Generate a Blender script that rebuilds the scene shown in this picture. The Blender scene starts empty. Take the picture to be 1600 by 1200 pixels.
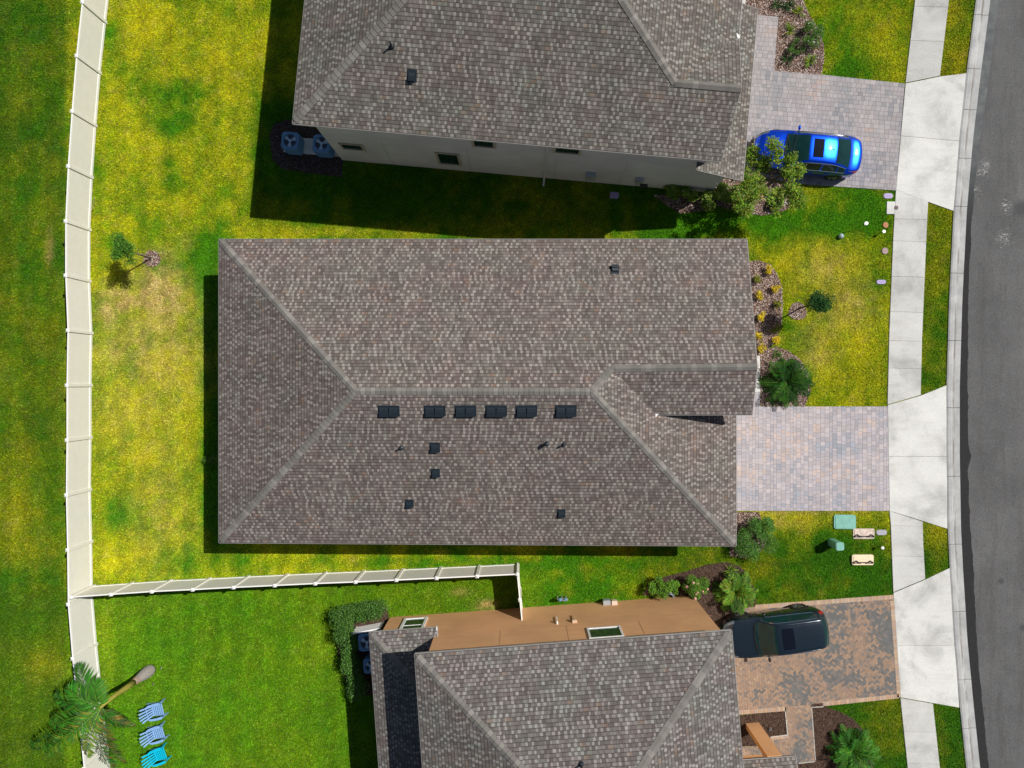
import bpy, math, random
import numpy as np
from mathutils import Vector, Matrix
random.seed(7); rng = np.random.default_rng(11)
S = bpy.context.scene
COL = S.collection
R = math.radians
# ------------------------------------------------------------ camera, sky, sun, exposure
H = 33.3; F = 1110.0; NX, NY = 815.0, 600.0          # camera height, focal length in photo pixels, point straight below
cd = bpy.data.cameras.new('camera'); cam = bpy.data.objects.new('camera', cd); COL.objects.link(cam)
cam.location = (0, 0, H); cam.rotation_euler = (0, 0, 0)
cd.sensor_width = 36; cd.lens = F / 1600 * 36; cd.shift_x = -(NX - 800) / 1600; cd.clip_end = 3000
S.camera = cam
SUN = Vector((1.96, 1.14, 2.95)).normalized()
w = bpy.data.worlds.new('World'); S.world = w; w.use_nodes = True
nt = w.node_tree; bg = nt.nodes['Background']; sky = nt.nodes.new('ShaderNodeTexSky')
sky.sky_type = 'NISHITA'; sky.sun_disc = False
sky.sun_elevation = math.asin(SUN.z); sky.sun_rotation = math.atan2(SUN.x, SUN.y)
nt.links.new(sky.outputs[0], bg.inputs[0]); bg.inputs[1].default_value = 0.05
ld = bpy.data.lights.new('sun', 'SUN'); ld.energy = 4.9; ld.angle = R(0.5); ld.color = (1, .955, .89)
lo = bpy.data.objects.new('sun', ld); COL.objects.link(lo); lo.location = (20, 12, 40)
lo.rotation_euler = SUN.to_track_quat('Z', 'Y').to_euler()
S.view_settings.view_transform = 'Standard'; S.view_settings.look = 'None'
S.view_settings.exposure = 0.0; S.view_settings.gamma = 1

# ------------------------------------------------------------ geometry helpers
def P(px, py, z=0.0):
    k = (H - z) / F
    return Vector(((px - NX) * k, (NY - py) * k, z))
class MB:
    def __init__(s): s.v = []; s.f = []; s.uv = {}; s.c = []; s.mi = []
    def add(s, vs, fs, col=None, M=None, uvs=None, mi=0):
        b = len(s.v)
        for p in vs:
            s.v.append(tuple(M @ Vector(p)) if M is not None else tuple(p))
            s.c.append(col if col else (1, 1, 1))
        for k, fc in enumerate(fs):
            if uvs: s.uv[len(s.f)] = uvs[k]
            s.f.append(tuple(b + i for i in fc)); s.mi.append(mi)
        return s
    def box(s, c, d, M=None, col=None, rz=0, mi=0, taper=1.0):
        cx, cy, cz = c; a, b, h = d[0]/2, d[1]/2, d[2]/2
        cr, sr = math.cos(rz), math.sin(rz); vs = []
        for z in (-1, 1):
            t = taper if z > 0 else 1
            for x, y in ((-1,-1),(1,-1),(1,1),(-1,1)):
                X, Y = x*a*t, y*b*t
                vs.append((cx + X*cr - Y*sr, cy + X*sr + Y*cr, cz + z*h))
        return s.add(vs, [(3,2,1,0),(4,5,6,7),(0,1,5,4),(1,2,6,5),(2,3,7,6),(3,0,4,7)], col, M, mi=mi)
    def prism(s, poly, z0, z1, M=None, col=None, mi=0):
        n = len(poly)
        ar = sum(poly[i][0]*poly[(i+1)%n][1]-poly[(i+1)%n][0]*poly[i][1] for i in range(n))
        if ar < 0: poly = poly[::-1]
        vs = [(p[0], p[1], z0) for p in poly] + [(p[0], p[1], z1) for p in poly]
        fs = [tuple(range(n-1,-1,-1)), tuple(range(n, 2*n))] + [(i,(i+1)%n,n+(i+1)%n,n+i) for i in range(n)]
        return s.add(vs, fs, col, M, mi=mi)
    def tube(s, pts, rad, n=8, M=None, col=None, mi=0):
        pts = [Vector(p) for p in pts]; vs = []; fs = []
        for i, p in enumerate(pts):
            d = (pts[min(i+1,len(pts)-1)] - pts[max(i-1,0)]).normalized()
            a = d.orthogonal().normalized() if i == 0 else (a - d*a.dot(d)).normalized()
            b = d.cross(a); r = rad[i] if hasattr(rad,'__len__') else rad
            for k in range(n):
                t = 2*math.pi*k/n; vs.append(p + (a*math.cos(t)+b*math.sin(t))*r)
        for i in range(len(pts)-1):
            for k in range(n):
                fs.append((i*n+k, i*n+(k+1)%n, (i+1)*n+(k+1)%n, (i+1)*n+k))
        fs.append(tuple(range(n-1,-1,-1))); fs.append(tuple((len(pts)-1)*n+k for k in range(n)))
        return s.add(vs, fs, col, M, mi=mi)
    def disc(s, c, r, z0, z1, n=20, M=None, col=None, sx=1, rz=0):
        cr, sr = math.cos(rz), math.sin(rz)
        pl = []
        for k in range(n):
            x, y = r*sx*math.cos(2*math.pi*k/n), r*math.sin(2*math.pi*k/n)
            pl.append((c[0]+x*cr-y*sr, c[1]+x*sr+y*cr))
        return s.prism(pl, z0, z1, M, col)
    def sphere(s, c, r, M=None, col=None, n=10, m=7, sc=(1,1,1)):
        vs = [(c[0], c[1], c[2]+r*sc[2])]
        for i in range(1, m):
            for k in range(n):
                a = math.pi*i/m; b = 2*math.pi*k/n
                vs.append((c[0]+r*sc[0]*math.sin(a)*math.cos(b), c[1]+r*sc[1]*math.sin(a)*math.sin(b), c[2]+r*sc[2]*math.cos(a)))
        vs.append((c[0], c[1], c[2]-r*sc[2])); L = len(vs)-1; fs = []
        for k in range(n):
            fs.append((0, 1+k, 1+(k+1)%n)); fs.append((L, L-n+(k+1)%n, L-n+k))
            for i in range(m-2):
                a = 1+i*n; fs.append((a+k, a+n+k, a+n+(k+1)%n, a+(k+1)%n))
        return s.add(vs, fs, col, M)
    def build(s, name, mats, parent=None, world=False, smooth=False):
        vs = s.v
        if world and parent is not None:
            top = parent
            while top.parent is not None: top = top.parent
            L = top.location; a = -top.rotation_euler.z; ca, sa = math.cos(a), math.sin(a)
            vs = [((x-L[0])*ca-(y-L[1])*sa, (x-L[0])*sa+(y-L[1])*ca, z-L[2]) for x, y, z in vs]
        me = bpy.data.meshes.new(name); me.from_pydata(vs, [], s.f)
        if not isinstance(mats, (list, tuple)): mats = [mats]
        for m in mats: me.materials.append(m)
        if len(mats) > 1: me.polygons.foreach_set('material_index', s.mi)
        at = me.color_attributes.new('col', 'FLOAT_COLOR', 'POINT')
        c = np.ones((len(s.v), 4), np.float32); c[:, :3] = np.array(s.c, np.float32).reshape(-1, 3)
        at.data.foreach_set('color', c.ravel())
        if s.uv:
            ul = me.uv_layers.new(name='UVMap')
            for k, uv in s.uv.items():
                pl = me.polygons[k]
                for j, li in enumerate(pl.loop_indices): ul.data[li].uv = uv[j]
        if smooth: me.polygons.foreach_set('use_smooth', [True]*len(me.polygons))
        o = bpy.data.objects.new(name, me); COL.objects.link(o)
        if parent is not None: o.parent = parent
        return o
def tag(o, label=None, cat=None, group=None, kind=None):
    if label: o['label'] = label
    if cat: o['category'] = cat
    if group: o['group'] = group
    if kind: o['kind'] = kind
    return o
def thing(name, loc, label, cat, rz=0, group=None):
    o = bpy.data.objects.new(name, None); COL.objects.link(o)
    o.location = loc; o.rotation_euler = (0, 0, rz); o.empty_display_size = .2
    return tag(o, label, cat, group)
def copy_tree(o, loc, rz, label, parent=None):
    def rec(x, par):
        c = x.copy(); COL.objects.link(c); c.parent = par
        for ch in [q for q in bpy.data.objects if q.parent == x and q != c]: rec(ch, c)
        return c
    c = rec(o, parent); c.location = loc; c.rotation_euler = (0, 0, rz); c['label'] = label
    return c
def rays(pts, z=0): return [tuple(P(x, y, z)[:2]) for x, y in pts]
def numpy_mesh(name, tris, mat, cols=None, attrs=None, parent=None):
    """tris: (n,3,3) or (n,4,3) array of separate faces"""
    n, k = tris.shape[:2]; me = bpy.data.meshes.new(name)
    me.vertices.add(n*k); me.vertices.foreach_set('co', tris.astype(np.float32).ravel())
    me.loops.add(n*k); me.loops.foreach_set('vertex_index', np.arange(n*k, dtype=np.int32))
    me.polygons.add(n); me.polygons.foreach_set('loop_start', np.arange(0, n*k, k, dtype=np.int32))
    me.materials.append(mat)
    if cols is not None:
        at = me.color_attributes.new('col', 'FLOAT_COLOR', 'POINT')
        c = np.ones((n*k, 4), np.float32); c[:, :3] = np.repeat(cols, k, 0); at.data.foreach_set('color', c.ravel())
    me.update(calc_edges=True)
    o = bpy.data.objects.new(name, me); COL.objects.link(o)
    if parent is not None: o.parent = parent
    return o
def inpoly(x, y, poly):
    r = np.zeros(x.shape, bool); n = len(poly)
    for i in range(n):
        x0, y0 = poly[i]; x1, y1 = poly[(i+1) % n]
        if y0 == y1: continue
        c = ((y0 > y) != (y1 > y)) & (x < (x1-x0)*(y-y0)/(y1-y0)+x0); r ^= c
    return r
def vnoise(x, y, s, seed):
    g = np.random.default_rng(seed).random((256, 256)); X = x/s+500.3; Y = y/s+500.7
    i = np.floor(X).astype(int); j = np.floor(Y).astype(int); fx = X-i; fy = Y-j
    fx = fx*fx*(3-2*fx); fy = fy*fy*(3-2*fy); i %= 256; j %= 256; i1 = (i+1) % 256; j1 = (j+1) % 256
    return (g[i,j]*(1-fx)+g[i1,j]*fx)*(1-fy)+(g[i,j1]*(1-fx)+g[i1,j1]*fx)*fy

# ------------------------------------------------------------ materials
class NT:
    def __init__(s, name):
        s.m = bpy.data.materials.new(name); s.m.use_nodes = True; s.t = s.m.node_tree
        s.b = s.t.nodes['Principled BSDF']
    def n(s, t, ins=None, **kw):
        q = s.t.nodes.new(t)
        for k, v in kw.items(): setattr(q, k, v)
        for k, v in (ins or {}).items():
            if hasattr(v, 'bl_idname') or isinstance(v, bpy.types.NodeSocket): s.t.links.new(v, q.inputs[k])
            else: q.inputs[k].default_value = v
        return q
    def math(s, op, a, b=0.0, c=0.0, clamp=False):
        q = s.n('ShaderNodeMath', {0: a, 1: b, 2: c}, operation=op); q.use_clamp = clamp; return q.outputs[0]
    def noise(s, vec, scale, detail=2, rough=.5, dist=0):
        return s.n('ShaderNodeTexNoise', {'Vector': vec, 'Scale': scale, 'Detail': detail, 'Roughness': rough, 'Distortion': dist}).outputs[0]
    def ramp(s, fac, stops):
        q = s.n('ShaderNodeValToRGB', {0: fac}); e = q.color_ramp.elements
        while len(e) < len(stops): e.new(.5)
        for i, (p, c) in enumerate(stops): e[i].position = p; e[i].color = (*c, 1) if len(c) == 3 else c
        return q.outputs[0]
    def mix(s, f, a, b, bt='MIX'):
        q = s.n('ShaderNodeMix', data_type='RGBA', blend_type=bt)
        for i, v in ((0, f), (6, a), (7, b)):
            if isinstance(v, bpy.types.NodeSocket): s.t.links.new(v, q.inputs[i])
            else: q.inputs[i].default_value = v if i == 0 else ((*v, 1) if len(v) == 3 else v)
        return q.outputs[2]
    def maprange(s, v, a, b, c=0.0, d=1.0): return s.n('ShaderNodeMapRange', {0: v, 1: a, 2: b, 3: c, 4: d}).outputs[0]
    def obj(s): return s.n('ShaderNodeTexCoord').outputs['Object']
    def uv(s): return s.n('ShaderNodeTexCoord').outputs['UV']
    def attr(s, n, out='Color'): return s.n('ShaderNodeAttribute', attribute_name=n).outputs[out]
    def fin(s, color, rough=.8, bump=None, bs=.5, bd=.02, spec=None, metal=0, coat=0):
        t = s.t
        if isinstance(color, bpy.types.NodeSocket): t.links.new(color, s.b.inputs['Base Color'])
        else: s.b.inputs['Base Color'].default_value = (*color, 1)
        if isinstance(rough, bpy.types.NodeSocket): t.links.new(rough, s.b.inputs['Roughness'])
        else: s.b.inputs['Roughness'].default_value = rough
        if spec is not None: s.b.inputs['Specular IOR Level'].default_value = spec
        s.b.inputs['Metallic'].default_value = metal
        if coat: s.b.inputs['Coat Weight'].default_value = coat; s.b.inputs['Coat Roughness'].default_value = .04
        if bump is not None:
            q = s.n('ShaderNodeBump', {'Height': bump, 'Strength': bs, 'Distance': bd}); t.links.new(q.outputs[0], s.b.inputs['Normal'])
        return s.m
def simple(name, c, rough=.6, var=.12, sc=6, metal=0, coat=0, spec=None, bump=0):
    q = NT(name); n = q.noise(q.obj(), sc, 4, .6)
    col = q.mix(q.maprange(n, .3, .7), tuple(x*(1-var) for x in c), tuple(min(1, x*(1+var)) for x in c))
    return q.fin(col, rough, n if bump else None, bump, .01, spec, metal, coat)
def attrmat(name, rough=.8, var=.18, sc=20, spec=.3, bump=.3, trans=0):
    q = NT(name); o = q.obj(); n = q.noise(o, sc, 3, .6)
    v = q.maprange(n, .25, .75, 1-var, 1+var); c = q.attr('col')
    cc = q.n('ShaderNodeVectorMath', {0: c, 3: v}, operation='SCALE').outputs[0]
    m = q.fin(cc, rough, n, bump, .01, spec)
    if trans:
        tr = q.n('ShaderNodeBsdfTranslucent', {'Color': cc}); mx = q.n('ShaderNodeMixShader', {0: trans})
        q.t.links.new(q.b.outputs[0], mx.inputs[1]); q.t.links.new(tr.outputs[0], mx.inputs[2])
        q.t.links.new(mx.outputs[0], q.t.nodes['Material Output'].inputs[0])
    return m
def shingle(name, tint):
    q = NT(name); s = q.n('ShaderNodeSeparateXYZ', {0: q.uv()}); u, v = s.outputs[0], s.outputs[1]
    rv = q.math('DIVIDE', v, .144); row = q.math('FLOOR', rv); fr = q.math('FRACT', rv)
    wn = lambda a, b: q.n('ShaderNodeTexWhiteNoise', {0: q.n('ShaderNodeCombineXYZ', {0: a, 1: b}).outputs[0]}, noise_dimensions='3D').outputs[0]
    rr = wn(row, 3.3)
    uu = q.math('MULTIPLY_ADD', rr, 9.7, q.math('DIVIDE', u, .225)); cell = q.math('FLOOR', uu); fu = q.math('FRACT', uu)
    a = wn(cell, row); a2 = wn(q.math('ADD', cell, 91.7), row); c2 = wn(q.math('ADD', cell, 17.2), q.math('ADD', row, 50.5))
    wid = q.math('MULTIPLY_ADD', a2, .34, .30)
    light = q.math('LESS_THAN', fu, wid)
    V2 = lambda k: q.n('ShaderNodeCombineXYZ', {0: u, 1: v, 2: k}).outputs[0]
    big = q.noise(V2(0.0), .9, 3, .6); big2 = q.noise(V2(5.0), .55, 4, .65); big3 = q.noise(V2(9.0), 1.6, 3, .6)
    dark = q.ramp(c2, [(0, (.106,.091,.086)), (.4, (.132,.112,.105)), (.7, (.158,.141,.132)), (1, (.190,.172,.161))])
    lite = q.ramp(q.math('ADD', a, q.math('MULTIPLY_ADD', big3, .5, -.25)), [(.12, (.135,.116,.110)), (.35, (.185,.163,.154)), (.6, (.255,.232,.220)), (1, (.305,.284,.270))])
    col = q.mix(light, dark, lite)
    col = q.mix(q.maprange(big2, .42, .66, 0, .75), col, q.mix(1.0, col, (.91,1.01,.97), 'MULTIPLY'))
    col = q.mix(q.maprange(big, .45, .68, 0, .8), col, q.mix(1.0, col, (1.04,.93,.94), 'MULTIPLY'))
    odd = q.math('GREATER_THAN', wn(q.math('ADD', cell, 7.7), q.math('ADD', row, 9.9)), .985)
    col = q.mix(q.math('MULTIPLY', odd, .4), col, (.25,.16,.11))
    edge = q.math('LESS_THAN', fr, .17); gap = q.math('MULTIPLY', q.math('LESS_THAN', fu, .07), .7)  # course line: dark asphalt edge plus the overlap's shadow painted in
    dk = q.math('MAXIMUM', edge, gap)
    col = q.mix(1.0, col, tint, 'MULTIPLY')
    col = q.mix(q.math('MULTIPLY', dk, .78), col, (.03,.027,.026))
    gr = q.noise(q.n('ShaderNodeCombineXYZ', {0: u, 1: v}).outputs[0], 45, 2, .8)
    col = q.mix(1.0, col, q.ramp(gr, [(.25, (.72,.72,.72)), (.75, (1.2,1.2,1.2))]), 'MULTIPLY')
    stn = q.noise(q.n('ShaderNodeCombineXYZ', {0: q.math('MULTIPLY', u, 1.6), 1: q.math('MULTIPLY', v, .22), 2: 3.0}).outputs[0], 1.0, 4, .65)
    col = q.mix(1.0, col, q.ramp(stn, [(.3, (.86,.86,.87)), (.7, (1.10,1.09,1.08))]), 'MULTIPLY')
    h = q.math('ADD', q.math('MULTIPLY', light, .5), q.math('MULTIPLY', fr, -.8))
    return q.fin(col, .9, h, .35, .012, .25)
M = {}
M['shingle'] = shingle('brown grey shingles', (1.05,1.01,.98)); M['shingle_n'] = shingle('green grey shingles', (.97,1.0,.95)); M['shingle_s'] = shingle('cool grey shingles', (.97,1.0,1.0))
M['cap'] = attrmat('ridge cap shingles', .9, .16, 30, .2)
M['fascia'] = simple('white fascia', (.62,.6,.57), .5)
M['drip'] = simple('drip edge metal', (.22,.21,.20), .5)
M['fascia_d'] = simple('dark bronze fascia', (.06,.055,.05), .5)
def stucco(name, c):
    q = NT(name); o = q.obj(); n = q.noise(o, .6, 4, .6); f = q.noise(o, 40, 3, .7)
    st = q.noise(q.n('ShaderNodeMapping', {0: o, 'Scale': (.5, .5, 2.5)}).outputs[0], 1.2, 4, .65)
    col = q.mix(q.maprange(n, .3, .7), tuple(x*.88 for x in c), tuple(min(1, x*1.1) for x in c))
    col = q.mix(q.maprange(st, .5, .75, 0, .3), col, tuple(x*.7 for x in c))
    return q.fin(col, .9, f, .5, .01, .2)
M['stucco_n'] = stucco('grey stucco', (.60,.57,.56)); M['stucco_m'] = stucco('cream stucco', (.6,.55,.47))
M['stucco_s'] = stucco('tan stucco', (.70,.39,.19))
M['glass'] = simple('window glass', (.012,.03,.028), .06, .1, 2, spec=.7)
M['wframe'] = simple('white window frame', (.8,.8,.78), .45)
M['tanframe'] = simple('tan window trim', (.42,.35,.26), .6)
M['bronze'] = simple('bronze window frame', (.05,.045,.04), .4)
M['vent'] = simple('black metal roof vent', (.012,.02,.028), .45)
M['white'] = simple('white metal', (.85,.85,.85), .4)
def concrete(name, base):
    q = NT(name); o = q.obj(); n = q.noise(o, .55, 5, .62, .4); f = q.noise(o, 16, 4, .7)
    t = q.attr('col'); col = q.ramp(n, [(.30, tuple(x*.66 for x in base)), (.5, base), (.75, tuple(min(.86, x*1.14) for x in base))])
    ty = q.noise(q.n('ShaderNodeMapping', {0: o, 'Scale': (.25, 1.8, 1)}).outputs[0], 1.3, 5, .7); col = q.mix(q.maprange(ty, .5, .7, 0, .16), col, tuple(x*.60 for x in base))
    sp = q.noise(o, 3.5, 5, .75); col = q.mix(q.maprange(sp, .6, .78, 0, .42), col, tuple(x*.5 for x in base))
    dr = q.noise(q.n('ShaderNodeMapping', {0: o, 'Scale': (.4, 3, 1)}).outputs[0], .8, 4, .7); col = q.mix(q.maprange(dr, .52, .72, 0, .25), col, (.42,.40,.36))
    col = q.mix(1.0, col, t, 'MULTIPLY'); col = q.mix(1.0, col, q.ramp(f, [(.3, (.88,.88,.88)), (.7, (1.08,1.08,1.08))]), 'MULTIPLY')
    return q.fin(col, .85, f, .3, .004, .3)
M['concrete'] = concrete('concrete', (.60,.60,.575))
def kerbmat():
    q = NT('kerb concrete'); o = q.obj(); n = q.noise(o, 1.2, 5, .65); s = q.n('ShaderNodeSeparateXYZ', {0: q.uv()})
    col = q.ramp(n, [(.3, (.30,.305,.305)), (.55, (.41,.415,.41)), (.75, (.49,.495,.49))])
    d = q.math('ABSOLUTE', q.math('SUBTRACT', s.outputs[1], .52))
    ln = q.noise(q.n('ShaderNodeMapping', {0: o, 'Scale': (3, .35, 1)}).outputs[0], 1.6, 5, .7)
    k = q.math('MULTIPLY', q.maprange(d, .02, .13, 1, 0), q.maprange(ln, .40, .55))
    col = q.mix(q.math('MULTIPLY', k, .85), col, (.13,.105,.085))
    f = q.noise(o, 20, 4, .7); col = q.mix(q.maprange(f, .55, .75, 0, .35), col, (.3,.3,.3))
    return q.fin(col, .8, f, .3, .004, .3)
M['kerb'] = kerbmat()
def asphalt():
    q = NT('asphalt'); o = q.obj(); n = q.noise(o, .35, 5, .6); f = q.noise(o, 30, 3, .85); g = q.noise(q.n('ShaderNodeMapping', {0: o, 'Scale': (2.2, .25, 1)}).outputs[0], 1.0, 5, .65)
    col = q.ramp(n, [(.3, (.083,.083,.084)), (.7, (.126,.126,.127))]); col = q.mix(q.maprange(g, .48, .72, 0, .55), col, (.058,.057,.056))
    col = q.mix(1.0, col, q.ramp(f, [(.3, (.45,.45,.45)), (.7, (1.5,1.5,1.5))]), 'MULTIPLY')
    sp = q.noise(o, 4.5, 3, .6); col = q.mix(q.maprange(sp, .70, .74, 0, .55), col, (.03,.03,.03))
    sx = q.n('ShaderNodeSeparateXYZ', {0: o})
    def blob(px, py, r):                                   # pale scuffs where the photo has them
        c = P(px, py); d = q.n('ShaderNodeVectorMath', {0: o, 1: (c.x, c.y, 0)}, operation='DISTANCE').outputs['Value']
        return q.maprange(d, r*.2, r, 1, 0)
    w = q.noise(q.n('ShaderNodeMapping', {0: o, 'Rotation': (0, 0, .5), 'Scale': (1, 2.4, 1)}).outputs[0], 4.5, 7, .8, 1.2); m = None
    for b in ((1535,262,.8),(1572,322,.6),(1568,372,.7),(1525,300,.5)):
        k = blob(*b); m = k if m is None else q.math('MAXIMUM', m, k)
    col = q.mix(q.math('MULTIPLY', q.math('MULTIPLY', q.math('GREATER_THAN', m, .02), q.maprange(q.math('ADD', w, q.math('MULTIPLY', m, .12)), .635, .70)), .7), col, (.45,.45,.45))
    m2 = None
    for b in ((1596,326,.8),(1564,908,.30),(1598,980,.35)):
        k = blob(*b); m2 = k if m2 is None else q.math('MAXIMUM', m2, k)
    col = q.mix(q.maprange(q.math('MULTIPLY', m2, q.math('ADD', w, .5)), .45, .95, 0, .6), col, (.035,.035,.037))
    return q.fin(col, .85, f, .5, .006, .3)
M['asphalt'] = asphalt()
def seam():
    q = NT('dark asphalt seam'); o = q.obj(); f = q.noise(o, 25, 4, .8); n = q.noise(o, 1.5, 4, .6); s = q.n('ShaderNodeSeparateXYZ', {0: o})
    wet = q.maprange(s.outputs[1], 7.0, 11.0)
    col = q.ramp(f, [(.3, (.012,.012,.013)), (.7, (.036,.035,.035))]); col = q.mix(q.math('MULTIPLY', wet, .6), col, (.105,.118,.125))  # pale bluish sheen of the wet stretch is mixed into the colour
    ro = q.maprange(q.math('MULTIPLY', wet, n), .2, .6, .85, .56)
    return q.fin(col, ro, f, .5, .006, .22)
M['seam'] = seam()
M['paver'] = attrmat('concrete pavers', .85, .14, 35, .25)
M['sand'] = simple('paver joint sand', (.10,.085,.075), .95, .3, 30)
M['mulch'] = attrmat('wood mulch', .9, .2, 60, .15)
M['leaf'] = attrmat('leaves', .6, .2, 12, .25, 0, .25)
M['gloss_leaf'] = attrmat('glossy leaves', .5, .2, 12, .3, 0, .2)
M['bark'] = attrmat('bark', .9, .3, 25, .2)
M['frond'] = attrmat('palm fronds', .6, .22, 8, .25, 0, .2)
M['vinyl'] = simple('cream vinyl fence', (.74,.72,.655), .55, .03, 3, spec=.3)
M['vinyl_c'] = simple('white vinyl caps', (.84,.83,.79), .4, .03, 3)
M['rubber'] = simple('tyre rubber', (.015,.015,.016), .8)
M['rim'] = simple('alloy wheel', (.45,.45,.47), .3, .05, metal=.9)
M['blue'] = simple('blue car paint', (.0,.075,.80), .30, .03, 2, metal=.85, coat=.6)
M['black'] = simple('black car paint', (.011,.021,.032), .24, .03, 2, metal=.3, coat=1)
M['carglass'] = simple('car glass', (.006,.030,.030), .05, .2, 3, spec=.35)
M['carroof'] = simple('sunroof glass', (.004,.006,.012), .05, .1, 3, spec=.5)
M['trim'] = simple('black plastic trim', (.012,.012,.013), .45)
M['chrome'] = simple('chrome strip', (.75,.75,.78), .18, .03, metal=1)
M['tail'] = simple('red tail light', (.28,.004,.008), .18, .2, 8, coat=1)
M['head'] = simple('headlight lens', (.10,.12,.14), .12, .2, 8, coat=1)
M['metal'] = simple('grey metal', (.42,.45,.48), .4, .1, metal=.4)
M['ac'] = simple('condenser cabinet', (.12,.26,.44), .45, .08)
M['acdark'] = simple('condenser fan well', (.03,.035,.04), .5)
def colm(name, c, rough=.5, var=.1, sc=8, **k): M[name] = simple(name, c, rough, var, sc, **k); return M[name]

# ------------------------------------------------------------ outlines in photo pixels (on the ground)
walk_L = [(1441,-120),(1429,0),(1414,130)], [(1399,297),(1394.5,378),(1388.5,525),(1386,632)], [(1389,798),(1391,820),(1395,925)], [(1406,1090),(1417.5,1200),(1434,1320)]
walk_R = [(1494,-120),(1482,0),(1468,119)], [(1449.5,315),(1446.5,378),(1440,530),(1438,617)], [(1441,815),(1442,850),(1445,904)], [(1457,1099),(1468,1200),(1484,1320)]
aprons = [[(1414,131),(1468,120),(1509,115),(1489,330),(1449.5,316),(1399,297)],
          [(1386,633),(1438,618),(1478,602),(1479.5,826),(1441,814),(1389,798)],
          [(1395,926),(1445,905),(1483,887),(1498,1105),(1457,1098),(1406,1089)]]
kerbL = [(1543,-120),(1524,0),(1509,115),(1498,215),(1489,330),(1482,470),(1478,602),(1478,713),(1480,826),(1483,887),(1489.5,1000),(1499,1105),(1509,1200),(1524,1320)]
kerbR = [(1566,-120),(1547,0),(1532,115),(1520,215),(1510,330),(1503,470),(1499,602),(1499,713),(1501,826),(1504,887),(1511,1000),(1521,1105),(1531,1200),(1546,1320)]
beds = {
 'n': [(1150,-40),(1250,-10),(1262,20),(1278,45),(1287,70),(1287,95),(1283,118),(1209,112),(1216,26),(1185,24),(1160,0)],
 'ntree': [(1108,303),(1020,305),(1040,320),(1062,334),(1095,330),(1120,322),(1150,330),(1190,337),(1215,334),(1232,326),(1238,312),(1225,288),(1160,273),(1130,270),(1108,296)],
 'm': [(1165,409),(1185,407),(1203,413),(1214,428),(1221,448),(1223,475),(1221,505),(1212,530),(1202,545),(1212,541),(1232,549),(1250,562),(1262,582),(1266,610),(1258,634),(1187,634),(1187,590),(1165,560)],
 'ms': [(1140,800),(1186,800),(1190,815),(1200,840),(1190,860),(1165,872),(1140,868)],
 's': [(1003,930),(1015,912),(1035,902),(1070,893),(1105,882),(1135,878),(1155,884),(1168,897),(1176,915),(1182,944),(1150,952),(1118,985),(1082,931)],
 's2': [(1140,1119),(1226,1110),(1230,1147),(1203,1150),(1203,1165),(1158,1165)],
 's3': [(1267,1098),(1287,1098),(1290,1104),(1310,1111),(1332,1122),(1348,1140),(1353,1160),(1362,1180),(1368,1230),(1240,1230),(1243,1193),(1273,1190)],
 'nac': [(421,212),(428,194),(450,187),(500,186),(560,240),(536,252),(535,277),(500,273),(441,264),(426,250)],
 'hedge': [(523,960),(540,946),(590,938),(606,950),(608,975),(590,1085),(546,1088),(528,1020)],
 'ring': None}
ring = lambda x, y, r: [(x+r*math.cos(t)*(1+.12*math.sin(3*t)), y+r*math.sin(t)) for t in np.linspace(0, 6.28, 15)[:-1]]
beds['ring'] = ring(238, 404, 13)
beds['ring2'] = ring(1246, 486, 14)
drive = {'n': [(1130,100),(1209,111),(1283,117),(1413,131),(1399,298),(1263,289),(1160,275),(1130,270)],
         'npath': [(1130,18),(1186,24),(1216,27),(1209,111),(1130,100)],
         'm': [(1120,612),(1187,612),(1187,635),(1386,635),(1389,798),(1120,798)],
         's': [(1118,985),(1150,950),(1180,945),(1394,929),(1405,1090),(1285,1103),(1226,1110),(1120,1120)],
         'spath': [(1226,1108),(1267,1104),(1273,1188),(1245,1191),(1150,1215),(1150,1166),(1203,1164),(1203,1150),(1229,1147)]}
N_W1 = P(457,193,5.85); N_E1 = P(1127,252,5.85); S_E2 = P(1143,985,5.85)
AN, AS = -R(5.03), R(4.1)
def loc2w(o, a, u, v): return (o.x + u*math.cos(a) - v*math.sin(a), o.y + u*math.sin(a) + v*math.cos(a))
foot_n = [loc2w(N_W1, AN, .42, .46), loc2w(N_E1, AN, 1.1, .40), loc2w(N_E1, AN, 1.1, 12), loc2w(N_W1, AN, .42, 12)]
foot_m = [(-12.5,-6.4),(8.75,-6.4),(8.75,-.9),(9.15,-.9),(9.15,5.75),(-12.5,5.75)]
foot_s = [loc2w(S_E2, AS, -.13, -.38), loc2w(S_E2, AS, -14.4, -.38), loc2w(S_E2, AS, -14.4, -12), loc2w(S_E2, AS, -.13, -12)]

# ------------------------------------------------------------ lawn colour map: species and drought patches, house shadows painted in
GA = [(320,390,38,45,-.45),(330,700,22,70,-.35),(195,795,45,28,-.5),(205,825,25,20,-.3),(275,175,45,38,-.4),(170,70,20,40,-.35),(345,720,15,120,-.3),(300,880,60,20,-.25),
      (220,60,30,40,.15),(210,600,60,60,.2),(250,500,70,60,.12),(240,700,60,60,.15),(1300,420,60,40,.3),(1350,560,50,70,.22),(1290,560,40,60,.3),(1250,350,70,22,-.45),(1350,330,45,40,-.35),(1370,420,16,50,-.3),
      (1250,812,90,14,.35),(1330,830,40,20,.1),(1385,50,22,40,.12),(1330,60,50,40,.1),(1300,40,25,25,-.25),(1320,110,40,15,-.2),(70,1040,35,25,.35),(30,770,30,90,.25),(30,250,40,30,.1),(60,870,40,60,.12),
      (235,1120,70,50,-.05),(480,1020,30,30,.12),(165,990,18,70,.15),(700,880,300,8,-.2),(160,880,60,30,.2),(470,300,60,50,-.1),(520,362,130,8,.4),(1115,345,75,28,-.55),(75,390,7,30,.35)]
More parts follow.
